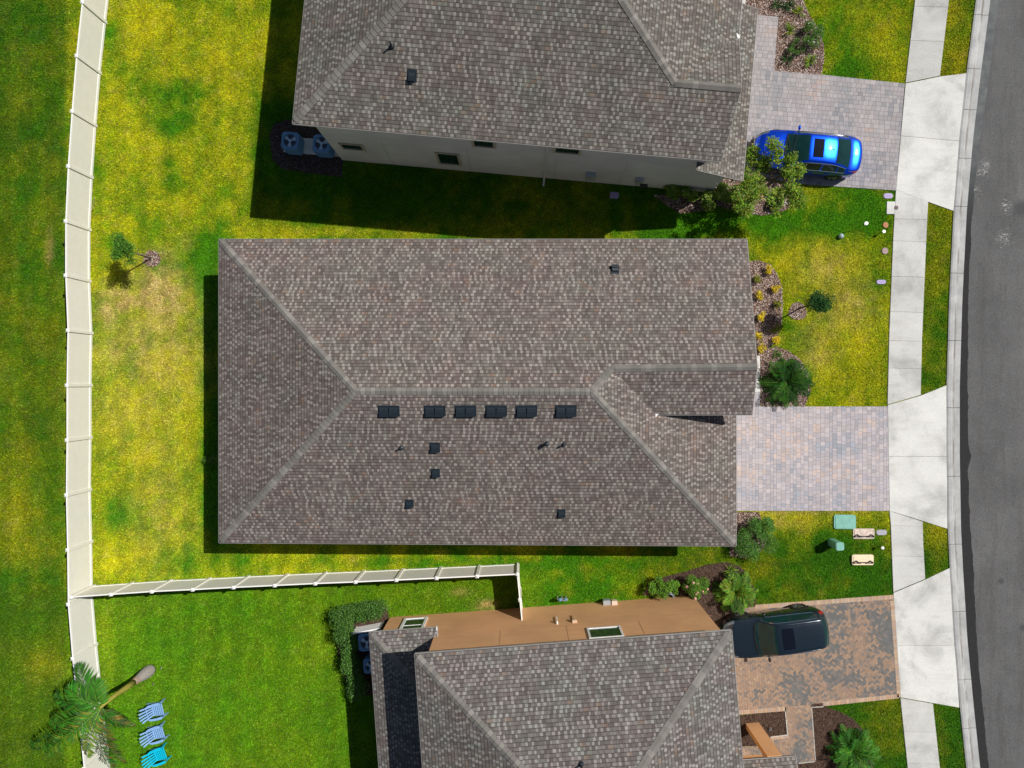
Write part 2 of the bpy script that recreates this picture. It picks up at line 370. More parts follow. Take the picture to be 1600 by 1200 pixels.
DR = [(78,390,5,28,.6),(245,440,40,30,.55),(255,480,45,35,.6),(165,480,12,30,.6),(190,470,25,25,.5),(270,560,60,60,.28),(250,400,18,14,.5),(200,640,80,60,.18),(250,790,50,90,.2),(1290,420,40,30,.35),(1320,480,40,30,.32),(1275,540,30,40,.3),(760,945,18,7,.8),(720,925,14,6,.4),(1345,470,20,40,.15),(1200,815,60,8,.3),(1265,800,100,4,.4),(200,545,55,30,.35),(290,380,12,10,.3)]
def lawn(x, y):
    px = x*F/H+NX; py = NY-y*F/H
    sg = lambda t, s: 1/(1+np.exp(-np.clip(t/s, -30, 30)))
    box = lambda a, b, c, d, s=12: sg(px-a, s)*sg(b-px, s)*sg(py-c, s)*sg(d-py, s)
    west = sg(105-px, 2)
    # the side fence line runs from (145,915) to (808,881)
    yf = 917-(px-145)*.052; south = sg(py-yf, 2)*sg(850-px, 5)
    yel = .46*np.ones_like(x); dark = np.zeros_like(x)
    shade_w = box(316, 345, 420, 870, 6); yel = yel*(1-shade_w)  # painted shade: no yellow in the strip shadowed by the middle house
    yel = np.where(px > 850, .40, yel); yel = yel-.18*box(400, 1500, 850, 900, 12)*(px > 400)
    sd = box(390, 1056, 160, 372, 7); yel = yel*(1-sd)+.05*sd  # painted shade: greener, darker lawn inside the north house's cast shadow
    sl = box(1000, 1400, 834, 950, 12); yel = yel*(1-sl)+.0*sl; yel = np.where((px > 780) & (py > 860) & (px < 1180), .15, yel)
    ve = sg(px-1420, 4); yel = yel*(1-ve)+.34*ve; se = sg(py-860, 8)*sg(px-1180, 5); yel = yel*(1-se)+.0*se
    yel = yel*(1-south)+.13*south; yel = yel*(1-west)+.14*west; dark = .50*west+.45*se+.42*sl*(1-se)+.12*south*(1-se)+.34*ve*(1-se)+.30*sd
    for a, b, c, d, e in GA: yel = yel+e*np.exp(-((px-a)/c)**2-((py-b)/d)**2)
    ym = yel.copy(); n1 = vnoise(x, y, 2.6, 1); n2 = vnoise(x, y, .9, 2); n3 = vnoise(x, y, .32, 3); n4 = vnoise(x*2.2, y*.6, 1.0, 8)
    yel = yel+(n1-.5)*.42+(n2-.5)*.42+(n3-.5)*.34+(n4-.5)*.22
    amp = 1-.8*np.clip(south+.5*west, 0, 1); yel = ym+(yel-ym)*amp
    dry = np.zeros_like(x)
    for a, b, c, d, e in DR: dry = dry+e*np.exp(-((px-a)/c)**2-((py-b)/d)**2)
    dry = dry*(vnoise(x, y, .28, 4)*1.3+.15)+.07*np.clip(vnoise(x, y, .5, 6)-.6, 0, 1)*2*west
    dry = dry+np.clip(vnoise(x, y, .22, 16)-.72, 0, 1)*1.2*np.clip(yel, 0, 1)
    # worn line at the foot of the fences and kerbs
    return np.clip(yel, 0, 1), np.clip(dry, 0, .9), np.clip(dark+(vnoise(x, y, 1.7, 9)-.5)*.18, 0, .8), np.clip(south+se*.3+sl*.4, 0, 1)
def px_west(x): return 1/(1+np.exp(np.clip((x*F/H+NX-560)/20, -30, 30)))
def lawncol(x, y, jit=None):
    yl, dr, dk, so = lawn(x, y)
    if jit is not None: yl = np.clip(yl+jit[0]*np.clip(yl*2.2, .15, 1), 0, 1); dr = np.clip(dr+jit[1]*(yl > .25), 0, 1)
    G = np.array((.072,.265,.002)); Y = np.array((.72,.64,.006)); T = np.array((.72,.50,.20)); Gs = np.array((.070,.275,.003))
    g = G*(1-so[:, None])+Gs*so[:, None]
    yy = yl[:, None]**1.1; c = g*(1-yy)+Y*yy
    c = c*(1-dr[:, None])+T*dr[:, None]
    cl = .72+.56*vnoise(x, y, .13, 31)*.6+.56*vnoise(x, y, .34, 32)*.4; cl = cl*(.94+.12*(np.sin(x*5.8+1.2*vnoise(x, y, 2, 33)) > 0)*(px_west(x)))
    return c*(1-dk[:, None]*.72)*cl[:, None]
# ground: one sheet to the horizon, finely divided where the photo looks
def axis(a, b, st, far):
    mid = np.arange(a, b+.001, st); k = np.array([4, 12, 35, 100, 300, 900.])
    return np.concatenate([(a-k)[::-1], mid, b+k])
gx = axis(-27, 24, .25, 0); gy = axis(-20, 20, .25, 0)
X, Y = np.meshgrid(gx, gy, indexing='ij'); nx, ny = X.shape
me = bpy.data.meshes.new('ground'); idx = np.arange(nx*ny).reshape(nx, ny)
q4 = np.stack([idx[:-1,:-1], idx[1:,:-1], idx[1:,1:], idx[:-1,1:]], -1).reshape(-1, 4)
me.from_pydata(np.stack([X.ravel(), Y.ravel(), np.zeros(nx*ny)], -1).tolist(), [], q4.tolist())
at = me.color_attributes.new('col', 'FLOAT_COLOR', 'POINT'); c = np.ones((nx*ny, 4), np.float32)
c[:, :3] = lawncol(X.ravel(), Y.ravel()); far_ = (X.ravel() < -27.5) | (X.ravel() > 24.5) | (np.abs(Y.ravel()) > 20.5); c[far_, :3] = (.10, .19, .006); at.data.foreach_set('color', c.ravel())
def groundmat():
    q = NT('turf soil'); o = q.obj(); n = q.noise(o, 9, 5, .75); f = q.noise(o, 32, 4, .8)
    c = q.attr('col'); v = q.math('MULTIPLY', q.maprange(n, .3, .7, .5, 1.05), q.maprange(f, .3, .7, .45, 1.15))
    cc = q.n('ShaderNodeVectorMath', {0: c, 3: v}, operation='SCALE').outputs[0]
    return q.fin(cc, .95, f, .8, .03, .1)
me.materials.append(groundmat())
g = bpy.data.objects.new('ground', me); COL.objects.link(g); tag(g, kind='structure')
# grass blades
paved = [rays(p) for p in list(drive.values())+aprons+list(beds.values())]
for a, b in zip(walk_L, walk_R): paved.append(rays(a+b[::-1]))
paved.append(rays(kerbL+[(1700,1320),(1700,-120)])); paved.append(rays([(1385,314),(1400,314),(1400,335),(1385,335)]))
paved += [foot_n, foot_m, foot_s]
def grass(x0, x1, y0, y1, dens, seed):
    r = np.random.default_rng(seed); n = int((x1-x0)*(y1-y0)*dens)
    x = r.uniform(x0, x1, n); y = r.uniform(y0, y1, n); keep = np.ones(n, bool)
    for p in paved: keep &= ~inpoly(x, y, p)
    x = x[keep]; y = y[keep]; n = len(x)
    L = r.uniform(.045, .095, n); W = r.uniform(.010, .019, n); a = r.uniform(0, 6.283, n); el = r.uniform(.35, 1.15, n); b = a+1.57+r.normal(0, .25, n)
    base = np.stack([x, y, np.full(n, .002)], -1); d = np.stack([np.cos(a)*np.cos(el), np.sin(a)*np.cos(el), np.sin(el)], -1)*L[:, None]
    s = np.stack([np.cos(b), np.sin(b), r.normal(0, .25, n)], -1)*W[:, None]
    t = np.stack([base-s, base+s, base+d], 1); t[:, :, 2] = np.maximum(t[:, :, 2], .001)
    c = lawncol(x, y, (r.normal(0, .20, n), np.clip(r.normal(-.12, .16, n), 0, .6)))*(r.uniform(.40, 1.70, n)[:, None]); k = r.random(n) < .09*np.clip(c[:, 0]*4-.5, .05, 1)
    c[k] = c[k]*.5+np.array((.42,.30,.10))*.6
    return t, np.clip(c, 0, .8)
t, c = grass(-26, 22, -18.8, 18.8, 1000, 5)
gr = numpy_mesh('grass', t, attrmat('grass blades', .6, .12, 5, .25, 0, .22), c)
tag(gr, 'patchy green and yellow lawn grass covering the yards and verges', 'grass', kind='stuff')

# ------------------------------------------------------------ road, kerb, pavement, driveways
def strip(mb, A, B, za, zb, uv=None):
    for i in range(len(A)-1):
        a0, a1, b1, b0 = A[i], A[i+1], B[i+1], B[i]
        mb.add([(*a0, za), (*a1, za), (*b1, zb), (*b0, zb)], [(0, 3, 2, 1)] if 1 else 0, uvs=[uv] if uv else None)
def interp(poly, ys):
    p = np.array(poly, float); return np.interp(ys, p[:, 1], p[:, 0])
mb = MB(); rd = rays(kerbR); far = [(60, y) for x, y in rd]
rd2 = [(rd[0][0]+70, 600)]+rd+[(rd[-1][0]+70, -600)]
mb.prism([(rd[0][0]+8, 200)]+[(x-.03, y) for x, y in rd]+[(rd[-1][0]+8, -200), (45, -200), (45, 200)], -.02, .012)
tag(mb.build('road', M['asphalt']), kind='structure')
# dark ragged seam beside the gutter
ys = np.arange(-120, 1320, 3.0); sw = np.interp(ys, [-120,0,150,300,450,600,700,713,735,845,870,1000,1200,1320], [13,13,14,9,9,13,14,18,13,15,17,14.5,14,14])
r2 = np.random.default_rng(3); xr = interp(kerbR, ys)+sw+vnoise(ys, ys*0, 9, 5)*2-1+r2.normal(0, .15, len(ys))
A = [tuple(P(x-1, y)[:2]) for x, y in zip(interp(kerbR, ys), ys)]; B = [tuple(P(x, y)[:2]) for x, y in zip(xr, ys)]
mb = MB(); strip(mb, A, B, .0165, .0165); tag(mb.build('road_seam', M['seam']), kind='structure')
# kerb and gutter, cast in lengths with open joints
joints = [-120,-60,24,108,172,248,323,427,532,637,744,850,955,1061,1137,1200,1260,1320]
prof = [(0, 0), (0, .055), (.10, .085), (.32, .088), (.50, .050), (.60, .022), (1.0, .030), (1.0, 0)]
mb = MB()
for j0, j1 in zip(joints[:-1], joints[1:]):
    yy = np.arange(j0+.35, j1-.3, 12.0); yy = np.append(yy, j1-.35)
    l = interp(kerbL, yy); r_ = interp(kerbR, yy); rows = []
    for k in range(len(yy)): rows.append([tuple(P(l[k]+(r_[k]-l[k])*t, yy[k])[:2])+(z,) for t, z in prof])
    for k in range(len(yy)-1):
        for m_ in range(len(prof)-1):
            q_ = [rows[k][m_], rows[k+1][m_], rows[k+1][m_+1], rows[k][m_+1]]
            mb.add(q_, [(0, 1, 2, 3)], uvs=[[(yy[k]/30, prof[m_][0]), (yy[k+1]/30, prof[m_][0]), (yy[k+1]/30, prof[m_+1][0]), (yy[k]/30, prof[m_+1][0])]])
    for e in (0, -1): mb.add(rows[e], [tuple(range(len(prof)))], uvs=[[(yy[e]/30, t) for t, z in prof]])
tag(mb.build('kerb', M['kerb']), kind='structure')
mb = MB(); pts = [tuple(P(x+.5, y)[:2]) for x, y in kerbL]+[tuple(P(x-.5, y)[:2]) for x, y in kerbR[::-1]]
mb.prism(pts, -.02, .006); tag(mb.build('kerb_bed', simple('joint dirt', (.05,.045,.04), .95)), kind='structure')
def clip(poly, a, b, keep_left=True):
    out = []
    s = lambda p: ((b[0]-a[0])*(p[1]-a[1])-(b[1]-a[1])*(p[0]-a[0]))*(1 if keep_left else -1)
    for i in range(len(poly)):
        p, q_ = poly[i], poly[(i+1) % len(poly)]; sp, sq = s(p), s(q_)
        if sp >= 0: out.append(p)
        if (sp >= 0) != (sq >= 0):
            t = sp/(sp-sq); out.append((p[0]+(q_[0]-p[0])*t, p[1]+(q_[1]-p[1])*t))
    return out
def shrink(poly, d):
    cx = sum(p[0] for p in poly)/len(poly); cy = sum(p[1] for p in poly)/len(poly); o = []
    for p in poly:
        L = math.hypot(p[0]-cx, p[1]-cy) or 1; o.append((p[0]+(cx-p[0])/L*d, p[1]+(cy-p[1])/L*d))
    return o
def slab(mb, poly, z=.05, gap=.008, tint=1.0):
    w_ = rays(poly); w_ = shrink(w_, gap); tw = tint*random.uniform(.95, 1.03)
    mb.prism(w_, -.02, z-.006, col=(tw, tw, tw*random.uniform(.985, 1.0)))
    mb.prism(shrink(w_, .012), z-.006, z, col=(tw, tw, tw))
mb = MB(); crack = MB()
joints_w = [[-60, 10.5, 64], [342, 376.5, 432, 487, 532, 575], [820.5, 868], [1142, 1192, 1245]]
for k in range(4):
    L_, R_ = walk_L[k], walk_R[k]; cuts = joints_w[k]; lo_, hi_ = min(L_[0][1], R_[0][1]), max(L_[-1][1], R_[-1][1])
    bounds = [None]+cuts+[None]
    def edge(poly, y): return (float(interp(poly, y)), y)
    for a, b in zip(bounds[:-1], bounds[1:]):
        left = [p for p in L_ if (a is None or p[1] > a) and (b is None or p[1] < b)]; right = [p for p in R_ if (a is None or p[1] > a) and (b is None or p[1] < b)]
        if a is not None: left = [edge(L_, a)]+left; right = [edge(R_, a+1.5)]+right
        if b is not None: left = left+[edge(L_, b)]; right = right+[edge(R_, b+1.5)]
        slab(mb, left+right[::-1], .05, .006 if k else .005, (.80, .88, .90, .88)[k] if not (k == 1 and a is None) else .98)
slab(mb, [(1385,315),(1398,315),(1397,335),(1384.5,335)], .05)
for ap, jy in zip(aprons, ((1408,213,1499,221), (1386,713,1479,713), (1400,1008,1492,1008))):
    a, b = (jy[0], jy[1]), (jy[2], jy[3])
    slab(mb, clip(ap, a, b, False), .052, .007, 1.0); slab(mb, clip(ap, a, b, True), .052, .007, 1.03)
tag(mb.build('pavement', M['concrete']), kind='structure')
mb = MB()
for a, b in zip(walk_L, walk_R): mb.prism(shrink(rays(a+b[::-1]), .01), -.03, .012)
for ap in aprons: mb.prism(rays(ap), -.03, .014)
tag(mb.build('pavement_bed', simple('dirt under slabs', (.04,.036,.03), .95)), kind='structure')

def convex_clip(t, poly):
    """the (possibly concave) outline cut down to the convex tile t"""
    o = poly; n = len(t)
    for i in range(n):
        o = clip(o, t[i], t[(i+1) % n], True)
        if len(o) < 3: return None
    return o
def area(p): return abs(sum(p[i][0]*p[(i+1)%len(p)][1]-p[(i+1)%len(p)][0]*p[i][1] for i in range(len(p))))/2
def ccw(p):
    a = sum(p[i][0]*p[(i+1)%len(p)][1]-p[(i+1)%len(p)][0]*p[i][1] for i in range(len(p))); return p if a > 0 else p[::-1]
def tile(mb, t, poly, z, col, gap=.004):
    t = convex_clip(t, poly)
    if not t or area(t) < 2e-4: return
    t = shrink(t, gap); n = len(t)
    mb.add([(x, y, z-.02) for x, y in t]+[(x, y, z-.003) for x, y in t]+[(x, y, z) for x, y in shrink(t, .005)],
           [(i, (i+1) % n, n+(i+1) % n, n+i) for i in range(n)]+[(n+i, n+(i+1) % n, 2*n+(i+1) % n, 2*n+i) for i in range(n)]+[tuple(range(2*n, 3*n))], col)
def pal(x, y, P3, seed, s=1.1, bias=0):
    n = float(vnoise(np.array([x]), np.array([y]), s, seed)[0])*.55+random.random()*.45+bias
    k = 0
    for th, c in P3:
        if n < th: break
    f = random.uniform(.88, 1.1); return tuple(q*f for q in c)
def ashlar(name, px, ang, pal3, seed, z=.045, split=None):
    mb = MB(); poly = ccw(rays(px)); polys = [poly] if split is None else [ccw(rays(s)) for s in split]
    xs = [p[0] for p in poly]; ys_ = [p[1] for p in poly]; cx, cy = sum(xs)/len(xs), sum(ys_)/len(ys_); ca, sa = math.cos(ang), math.sin(ang)
    T = lambda u, v: (cx+u*ca-v*sa, cy+u*sa+v*ca); v = -9.0; rr = random.Random(seed)
    while v < 9:
        hh = rr.choice([.145, .21, .21]); u = -9-rr.random()*.3
        while u < 9:
            ww = rr.choice([.145, .21, .21, .26]); c_ = T(u+ww/2, v+hh/2)
            for pp in polys:
                if min(p[0] for p in pp)-.3 < c_[0] < max(p[0] for p in pp)+.3 and min(p[1] for p in pp)-.3 < c_[1] < max(p[1] for p in pp)+.3:
                    tile(mb, [T(u, v), T(u+ww, v), T(u+ww, v+hh), T(u, v+hh)], pp, z, pal(c_[0], c_[1], pal3, seed))
            u += ww
        v += hh
    o = mb.build(name, M['paver']); tag(o, kind='structure')
    b = MB()
    for pp in polys: b.prism(pp, -.03, z-.012)
    tag(b.build(name+'_bed', M['sand']), kind='structure')
_f = 1
greyp = [(.28, (.27,.265,.28)), (.62, (.33,.31,.315)), (.82, (.365,.335,.335)), (.93, (.39,.32,.30)), (2, (.30,.27,.27))]
mainp = [(.27, (.32,.33,.37)), (.52, (.39,.365,.39)), (.76, (.445,.40,.41)), (.88, (.49,.40,.365)), (2, (.42,.37,.37))]
d = drive
ashlar('driveway', d['n'], -R(5), greyp, 21)
ashlar('path', d['npath'], -R(5), greyp, 22)
ashlar('driveway', d['m'], R(90), mainp, 23, split=[[(1120,612),(1187,612),(1187,635),(1120,635)], [(1120,635.1),(1386,635),(1389,798),(1120,798)]])
# herringbone brick pavers at the tan house, with a soldier course border
def herring(name, polys_px, ang, borders, seed=5, z=.045):
    mb = MB(); pal3 = [(.34, (.155,.155,.152)), (.46, (.22,.185,.16)), (.68, (.34,.235,.165)), (.86, (.285,.21,.165)), (2, (.38,.275,.195))]
    polys = [ccw(rays(p)) for p in polys_px]; bw, bl = .088, .176; ca, sa = math.cos(ang+R(45)), math.sin(ang+R(45)); ox, oy = P(1280, 1030)[:2]
    T = lambda u, v: (ox+u*ca-v*sa, oy+u*sa+v*ca)
    for i in range(-130, 130):
        for j in range(-130, 130):
            m_ = (i-j) % 4
            if m_ == 0: u0, v0, du, dv = i*bw, j*bw, bl, bw
            elif m_ == 3: u0, v0, du, dv = i*bw, j*bw, bw, bl
            else: continue
            c_ = T(u0+du/2, v0+dv/2)
            for pp in polys:
                if min(p[0] for p in pp)-.2 < c_[0] < max(p[0] for p in pp)+.2 and min(p[1] for p in pp)-.2 < c_[1] < max(p[1] for p in pp)+.2:
                    col = pal(c_[0], c_[1], pal3, seed, .7, (13.2-c_[0])*.035) 
                    tile(mb, [T(u0, v0), T(u0+du, v0), T(u0+du, v0+dv), T(u0, v0+dv)], pp, z, col, .005)
    for (a, b, wd) in borders:                       # soldier courses: bricks set side by side along a line
        a = Vector(P(*a)[:2]); b = Vector(P(*b)[:2]); L = (b-a).length; dr_ = (b-a)/L; nn = Vector((-dr_.y, dr_.x)); k = 0.0
        while k < L-.05:
            p0 = a+dr_*k; p1 = a+dr_*(k+.1); t = [tuple(p0), tuple(p1), tuple(p1+nn*wd), tuple(p0+nn*wd)]
            cc = random.choice([(.46,.31,.20), (.42,.28,.19), (.40,.30,.24), (.48,.35,.25)]); f = random.uniform(.9, 1.1)
            tile(mb, ccw(t), ccw(t), z+.002, tuple(q*f for q in cc), .0035); k += .103
    tag(mb.build(name, M['paver']), kind='structure')
    b = MB()
    for i, pp in enumerate(polys): b.prism(pp, -.03, z-.012-.001*i)
    tag(b.build(name+'_bed', M['sand']), kind='structure')
herring('driveway', [[(1118,985),(1150,952),(1180,947),(1394,935),(1400,930),(1405,1085),(1285,1098),(1226,1105),(1120,1114)]], AS,
        [((1180,951.5),(1394,936),.21), ((1120,1119),(1227,1110.5),.21), ((1285,1103),(1405,1090.5),.21), ((1401,1089),(1390,937),-.2)])
herring('path', [[(1227,1101),(1267,1098),(1273,1188),(1247,1191),(1203,1164),(1203,1151),(1230,1147)], [(1150,1166),(1203,1164),(1247,1191),(1150,1215)]], AS,
        [((1203,1156),(1231,1153),.18)], 6, .040)

# ------------------------------------------------------------ mulch beds
def bed(key, label, cols, dens, size=(.02,.06), mound=.05, basecol=(.08,.05,.035)):
    poly = rays(beds[key]); xs = [p[0] for p in poly]; ys_ = [p[1] for p in poly]; n = int((max(xs)-min(xs))*(max(ys_)-min(ys_))*dens)
    x = rng.uniform(min(xs), max(xs), n); y = rng.uniform(min(ys_), max(ys_), n); k = inpoly(x, y, poly)
    x = x[k]; y = y[k]; n = len(x); L = rng.uniform(*size, n); W = L*rng.uniform(.3, .6, n); a = rng.uniform(0, 6.28, n)
    zz = mound*.5+rng.uniform(.005, .035, n); cz = rng.normal(0, .35, n); cw = rng.normal(0, .35, n)
    d_ = np.stack([np.cos(a)*L, np.sin(a)*L, cz*L], -1); s_ = np.stack([-np.sin(a)*W, np.cos(a)*W, cw*W], -1); b_ = np.stack([x, y, zz], -1)
    t = np.stack([b_-d_*.5-s_*.5, b_+d_*.5-s_*.5, b_+d_*.5+s_*.5, b_-d_*.5+s_*.5], 1)
    C_ = np.array(cols)[rng.integers(0, len(cols), n)]*rng.uniform(.7, 1.3, n)[:, None]
    m2 = MB(); m2.prism(poly, -.02, mound*.5, col=basecol)
    o = m2.build('mulch', M['mulch']); me = o.data
    o2 = numpy_mesh('tmp', t, M['mulch'], np.clip(C_, 0, .9))
    # join the chips into the bed's mesh
    nv = len(me.vertices)
    va = np.concatenate([np.array([v.co[:] for v in me.vertices]), t.reshape(-1, 3)]); fa = [tuple(p.vertices) for p in me.polygons]+[tuple(range(nv+4*i, nv+4*i+4)) for i in range(n)]
    nm = bpy.data.meshes.new('mulch'); nm.from_pydata(va.tolist(), [], fa); nm.materials.append(M['mulch'])
    at = nm.color_attributes.new('col', 'FLOAT_COLOR', 'POINT'); c_ = np.ones((len(va), 4), np.float32); c_[:nv, :3] = basecol; c_[nv:, :3] = np.repeat(np.clip(C_, 0, .9), 4, 0)
    at.data.foreach_set('color', c_.ravel()); o.data = nm; bpy.data.objects.remove(o2)
    tag(o, label, 'mulch', kind='stuff')
pinkchips = [(.42,.28,.22),(.30,.19,.14),(.55,.42,.37),(.14,.08,.06),(.62,.55,.52),(.22,.13,.10),(.36,.26,.24)]
brown = [(.055,.032,.024),(.08,.048,.034),(.11,.07,.05),(.035,.022,.018),(.15,.10,.08)]
bed('n', 'pale wood chips in the bed beside the paver path by the grey house', pinkchips, 900)
bed('ntree', 'wood chips under the young oak beside the blue car', pinkchips, 900)
bed('m', 'pinkish wood chips among yellow plants at the front of the middle house', pinkchips, 1000)
bed('ms', 'reddish wood chips under the shrub at the corner of the middle house by its driveway', pinkchips, 900)
bed('s', 'dark brown mulch around flowering shrubs beside the tan wall', brown, 700)
bed('s2', 'dark mulch in the small square bed by the tan porch', brown, 700)
bed('s3', 'dark mulch in the rounded bed by the herringbone path', brown, 700)
bed('nac', 'dark chips around the air conditioners behind the grey house', [(.06,.05,.05),(.16,.15,.15),(.03,.025,.025)], 700)
bed('hedge', 'brown mulch along the foot of the clipped hedge', brown, 500)
bed('ring', 'ring of pale wood chips round the staked sapling in the back yard', pinkchips, 1100)
bed('ring2', 'ring of pale wood chips round the small dark tree on the front lawn', pinkchips, 1100)

# ------------------------------------------------------------ houses
def newell(p):
    n = Vector((0, 0, 0))
    for i in range(len(p)):
        a, b = p[i], p[(i+1) % len(p)]; n += Vector(((a.y-b.y)*(a.z+b.z), (a.z-b.z)*(a.x+b.x), (a.x-b.x)*(a.y+b.y)))
    return n.normalized()
def make_roof(parent, faces, th=.16, fas='fascia', name='roof', sm='shingle'):
    """faces: lists of world points; first two points give the eave direction"""
    mb = MB(); edges = {}; key = lambda p: (round(p.x, 3), round(p.y, 3), round(p.z, 3)); planes = []
    for fi, f in enumerate(faces):
        f = [Vector(p) for p in f]; n = newell(f); e = (f[1]-f[0]).normalized()
        if n.z < 0: f = f[::-1]; n = -n
        up = n.cross(e).normalized()
        if up.z < 0: up = -up
        o = Vector((.37*fi, .61*fi, 0)); uv = [((p-f[0]).dot(e)+3.1*fi+50, (p-f[0]).dot(up)+50) for p in f]
        mn = min(q[1] for q in uv); uv = [(a, b-mn+60*.144) for a, b in uv]
        mb.add(f, [tuple(range(len(f)))], uvs=[uv]); planes.append((f[0], n))
        for i in range(len(f)):
            a, b = key(f[i]), key(f[(i+1) % len(f)])
            if (b, a) in edges: del edges[(b, a)]
            else: edges[(a, b)] = 1
        mb.add([p-Vector((0, 0, th)) for p in f], [tuple(range(len(f)-1, -1, -1))], mi=1)
    for a, b in edges:
        a, b = Vector(a), Vector(b); d_ = Vector((0, 0, th)); mb.add([a, a-d_, b-d_, b], [(0, 1, 2, 3)], mi=1)
    for a, b in edges:                                   # metal drip edge round the rim
        a, b = Vector(a), Vector(b); e = (b-a); o_ = Vector((e.y, -e.x, 0))
        if o_.length < 1e-4: continue
        o_.normalize(); o_ *= .028; d_ = Vector((0, 0, .03)); mb.add([a, b, b+o_-d_*.3, a+o_-d_*.3, b+o_-d_*1.6, a+o_-d_*1.6], [(0, 3, 2, 1), (3, 5, 4, 2)], mi=2)
    r = mb.build(name, [M[sm], M[fas], M['drip']], parent, world=True)
    # thin drip edge round the rim
    return r
def caps(parent, lines, n1n2=None, w=.145):
    """cap shingles along hips and ridges; each line: (p0, p1, normalA, normalB)"""
    mb = MB()
    for p0, p1, na, nb in lines:
        p0, p1 = Vector(p0), Vector(p1); d_ = (p1-p0); L = d_.length; d_ = d_/L; k = 0.0; toner = .5
        sa = d_.cross(na).normalized(); sb = nb.cross(d_).normalized(); up = (na+nb).normalized()
        if sa.z > 0: sa = -sa
        if sb.z > 0: sb = -sb
        while k < L:
            s = min(.20, L-k)+.02; a = p0+d_*k; b = p0+d_*(k+s)
            v = random.choice([0, 0, .1, .15, .25, .3, .8, 1]); fv = (1+.42*v)*random.uniform(.92, 1.06); c_ = tuple(x*fv for x in (.157,.149,.136))
            h0, h1 = .028, .010
            pts = [a+sa*w+na*h0, a+up*(h0+.012), a+sb*w+nb*h0, b+sb*w+nb*h1, b+up*(h1+.012), b+sa*w+na*h1]
            low = [p-up*.05 for p in pts]
            mb.add(pts+low, [(0, 1, 4, 5), (1, 2, 3, 4), (6, 7, 1, 0), (7, 8, 2, 1), (0, 5, 11, 6), (2, 8, 9, 3)], c_); k += .20
    return mb.build('ridge_cap', M['cap'], parent, world=True)
def ray_plane(px, py, p0, n):
    c0 = Vector((0, 0, H)); d_ = P(px, py, 0)-c0; t = (Vector(p0)-c0).dot(n)/d_.dot(n); return c0+d_*t
def frame_on(p, n, e):
    e = (e-n*e.dot(n)).normalized(); y = n.cross(e); return Matrix(((e.x, y.x, n.x, p.x), (e.y, y.y, n.y, p.y), (e.z, y.z, n.z, p.z), (0, 0, 0, 1)))
def box_vent(parent, px, py, plane, e, w=.30, d_=.30, h=.16, twin=False):
    """low metal roof vent; y of its frame points up the slope"""
    p = ray_plane(px, py, plane[0]+plane[1]*h*.6, plane[1])-plane[1]*h*.6; m = frame_on(p, plane[1], e)
    mb = MB(); mb.box((0, .02, .008), (w+.12, d_+.14, .012), m)
    cells = [(-w/4-.006, w/2-.012), (w/4+.006, w/2-.012)] if twin else [(0, w)]
    for cx, cw in cells:
        a = cw/2; b = d_/2
        mb.add([(cx-a, -b, .012), (cx+a, -b, .012), (cx+a, b, .012), (cx-a, b, .012), (cx-a, -b, h), (cx+a, -b, h), (cx+a*.94, b*.75, h*.55), (cx-a*.94, b*.75, h*.55)],
               [(0, 1, 5, 4), (1, 2, 6, 5), (2, 3, 7, 6), (3, 0, 4, 7), (4, 5, 6, 7)], M=m)
        mb.add([(cx-a*1.04, -b*1.08, h), (cx+a*1.04, -b*1.08, h), (cx+a, b*.1, h*.97), (cx-a, b*.1, h*.97), (cx-a*1.04, -b*1.08, h+.015), (cx+a*1.04, -b*1.08, h+.015), (cx+a, b*.1, h*.97+.012), (cx-a, b*.1, h*.97+.012)],
               [(4, 5, 6, 7), (0, 1, 5, 4), (1, 2, 6, 5), (3, 0, 4, 7)], M=m)
    return mb.build('vent', M['vent'], parent, world=True)
def pipe_vent(parent, px, py, plane, h=.32, r=.045, hood=False):
    p = ray_plane(px, py, plane[0], plane[1]); mb = MB()
    mb.tube([p-plane[1]*.02, p+Vector((0, 0, .08)), p+Vector((0, 0, .1)), p+Vector((0, 0, h))], [.11, .07, r, r], 12)
    if hood: mb.sphere(p+Vector((0, 0, h)), .1, sc=(1, 1, .6))
    return mb.build('vent_pipe', M['vent'], parent, world=True)
def walls(parent, foot, z, mat):
    mb = MB(); mb.prism(foot, -.05, z); return mb.build('wall', mat, parent, world=True)
def window(parent, o, a, z, w_, h_, mat='wframe', fr=.07, mull=True, name='window', sill=True):
    """o: world xy of the window's left foot on the wall face, a: unit vector along the wall (outward normal is to its right)"""
    nrm = Vector((a.y, -a.x, 0)); m = Matrix(((a.x, nrm.x, 0, o[0]), (a.y, nrm.y, 0, o[1]), (0, 0, 1, z), (0, 0, 0, 1)))
    mb = MB(); t = .055
    for c_, s in (((fr/2, t/2, h_/2), (fr, t, h_)), ((w_-fr/2, t/2, h_/2), (fr, t, h_)), ((w_/2, t/2-.003, fr/2), (w_-2*fr, t-.006, fr)), ((w_/2, t/2-.003, h_-fr/2), (w_-2*fr, t-.006, fr))):
        mb.box(c_, s, m)
    if mull: mb.box((w_/2, .014, h_/2), (w_-2*fr, .028, .04), m)
    f = mb.build(name, M[mat], parent, world=True)
    mb = MB(); mb.box((w_/2, .006, h_/2), (w_-2*fr-.004, .012, h_-2*fr-.004), m); mb.build('pane', M['glass'], f, world=True)
    if sill:
        mb = MB(); mb.box((w_/2, .05, -.03), (w_+.1, .1, .05), m); mb.build('sill', M[mat], f, world=True)
    return f
def wall_hit(px, py, o, a):
    """where a photo pixel meets the vertical wall through o along a: distance along a, height"""
    nrm = Vector((a.y, -a.x, 0)); h_ = ray_plane(px, py, Vector((o[0], o[1], 0)), nrm); return (h_-Vector((o[0], o[1], 0))).dot(a), h_.z
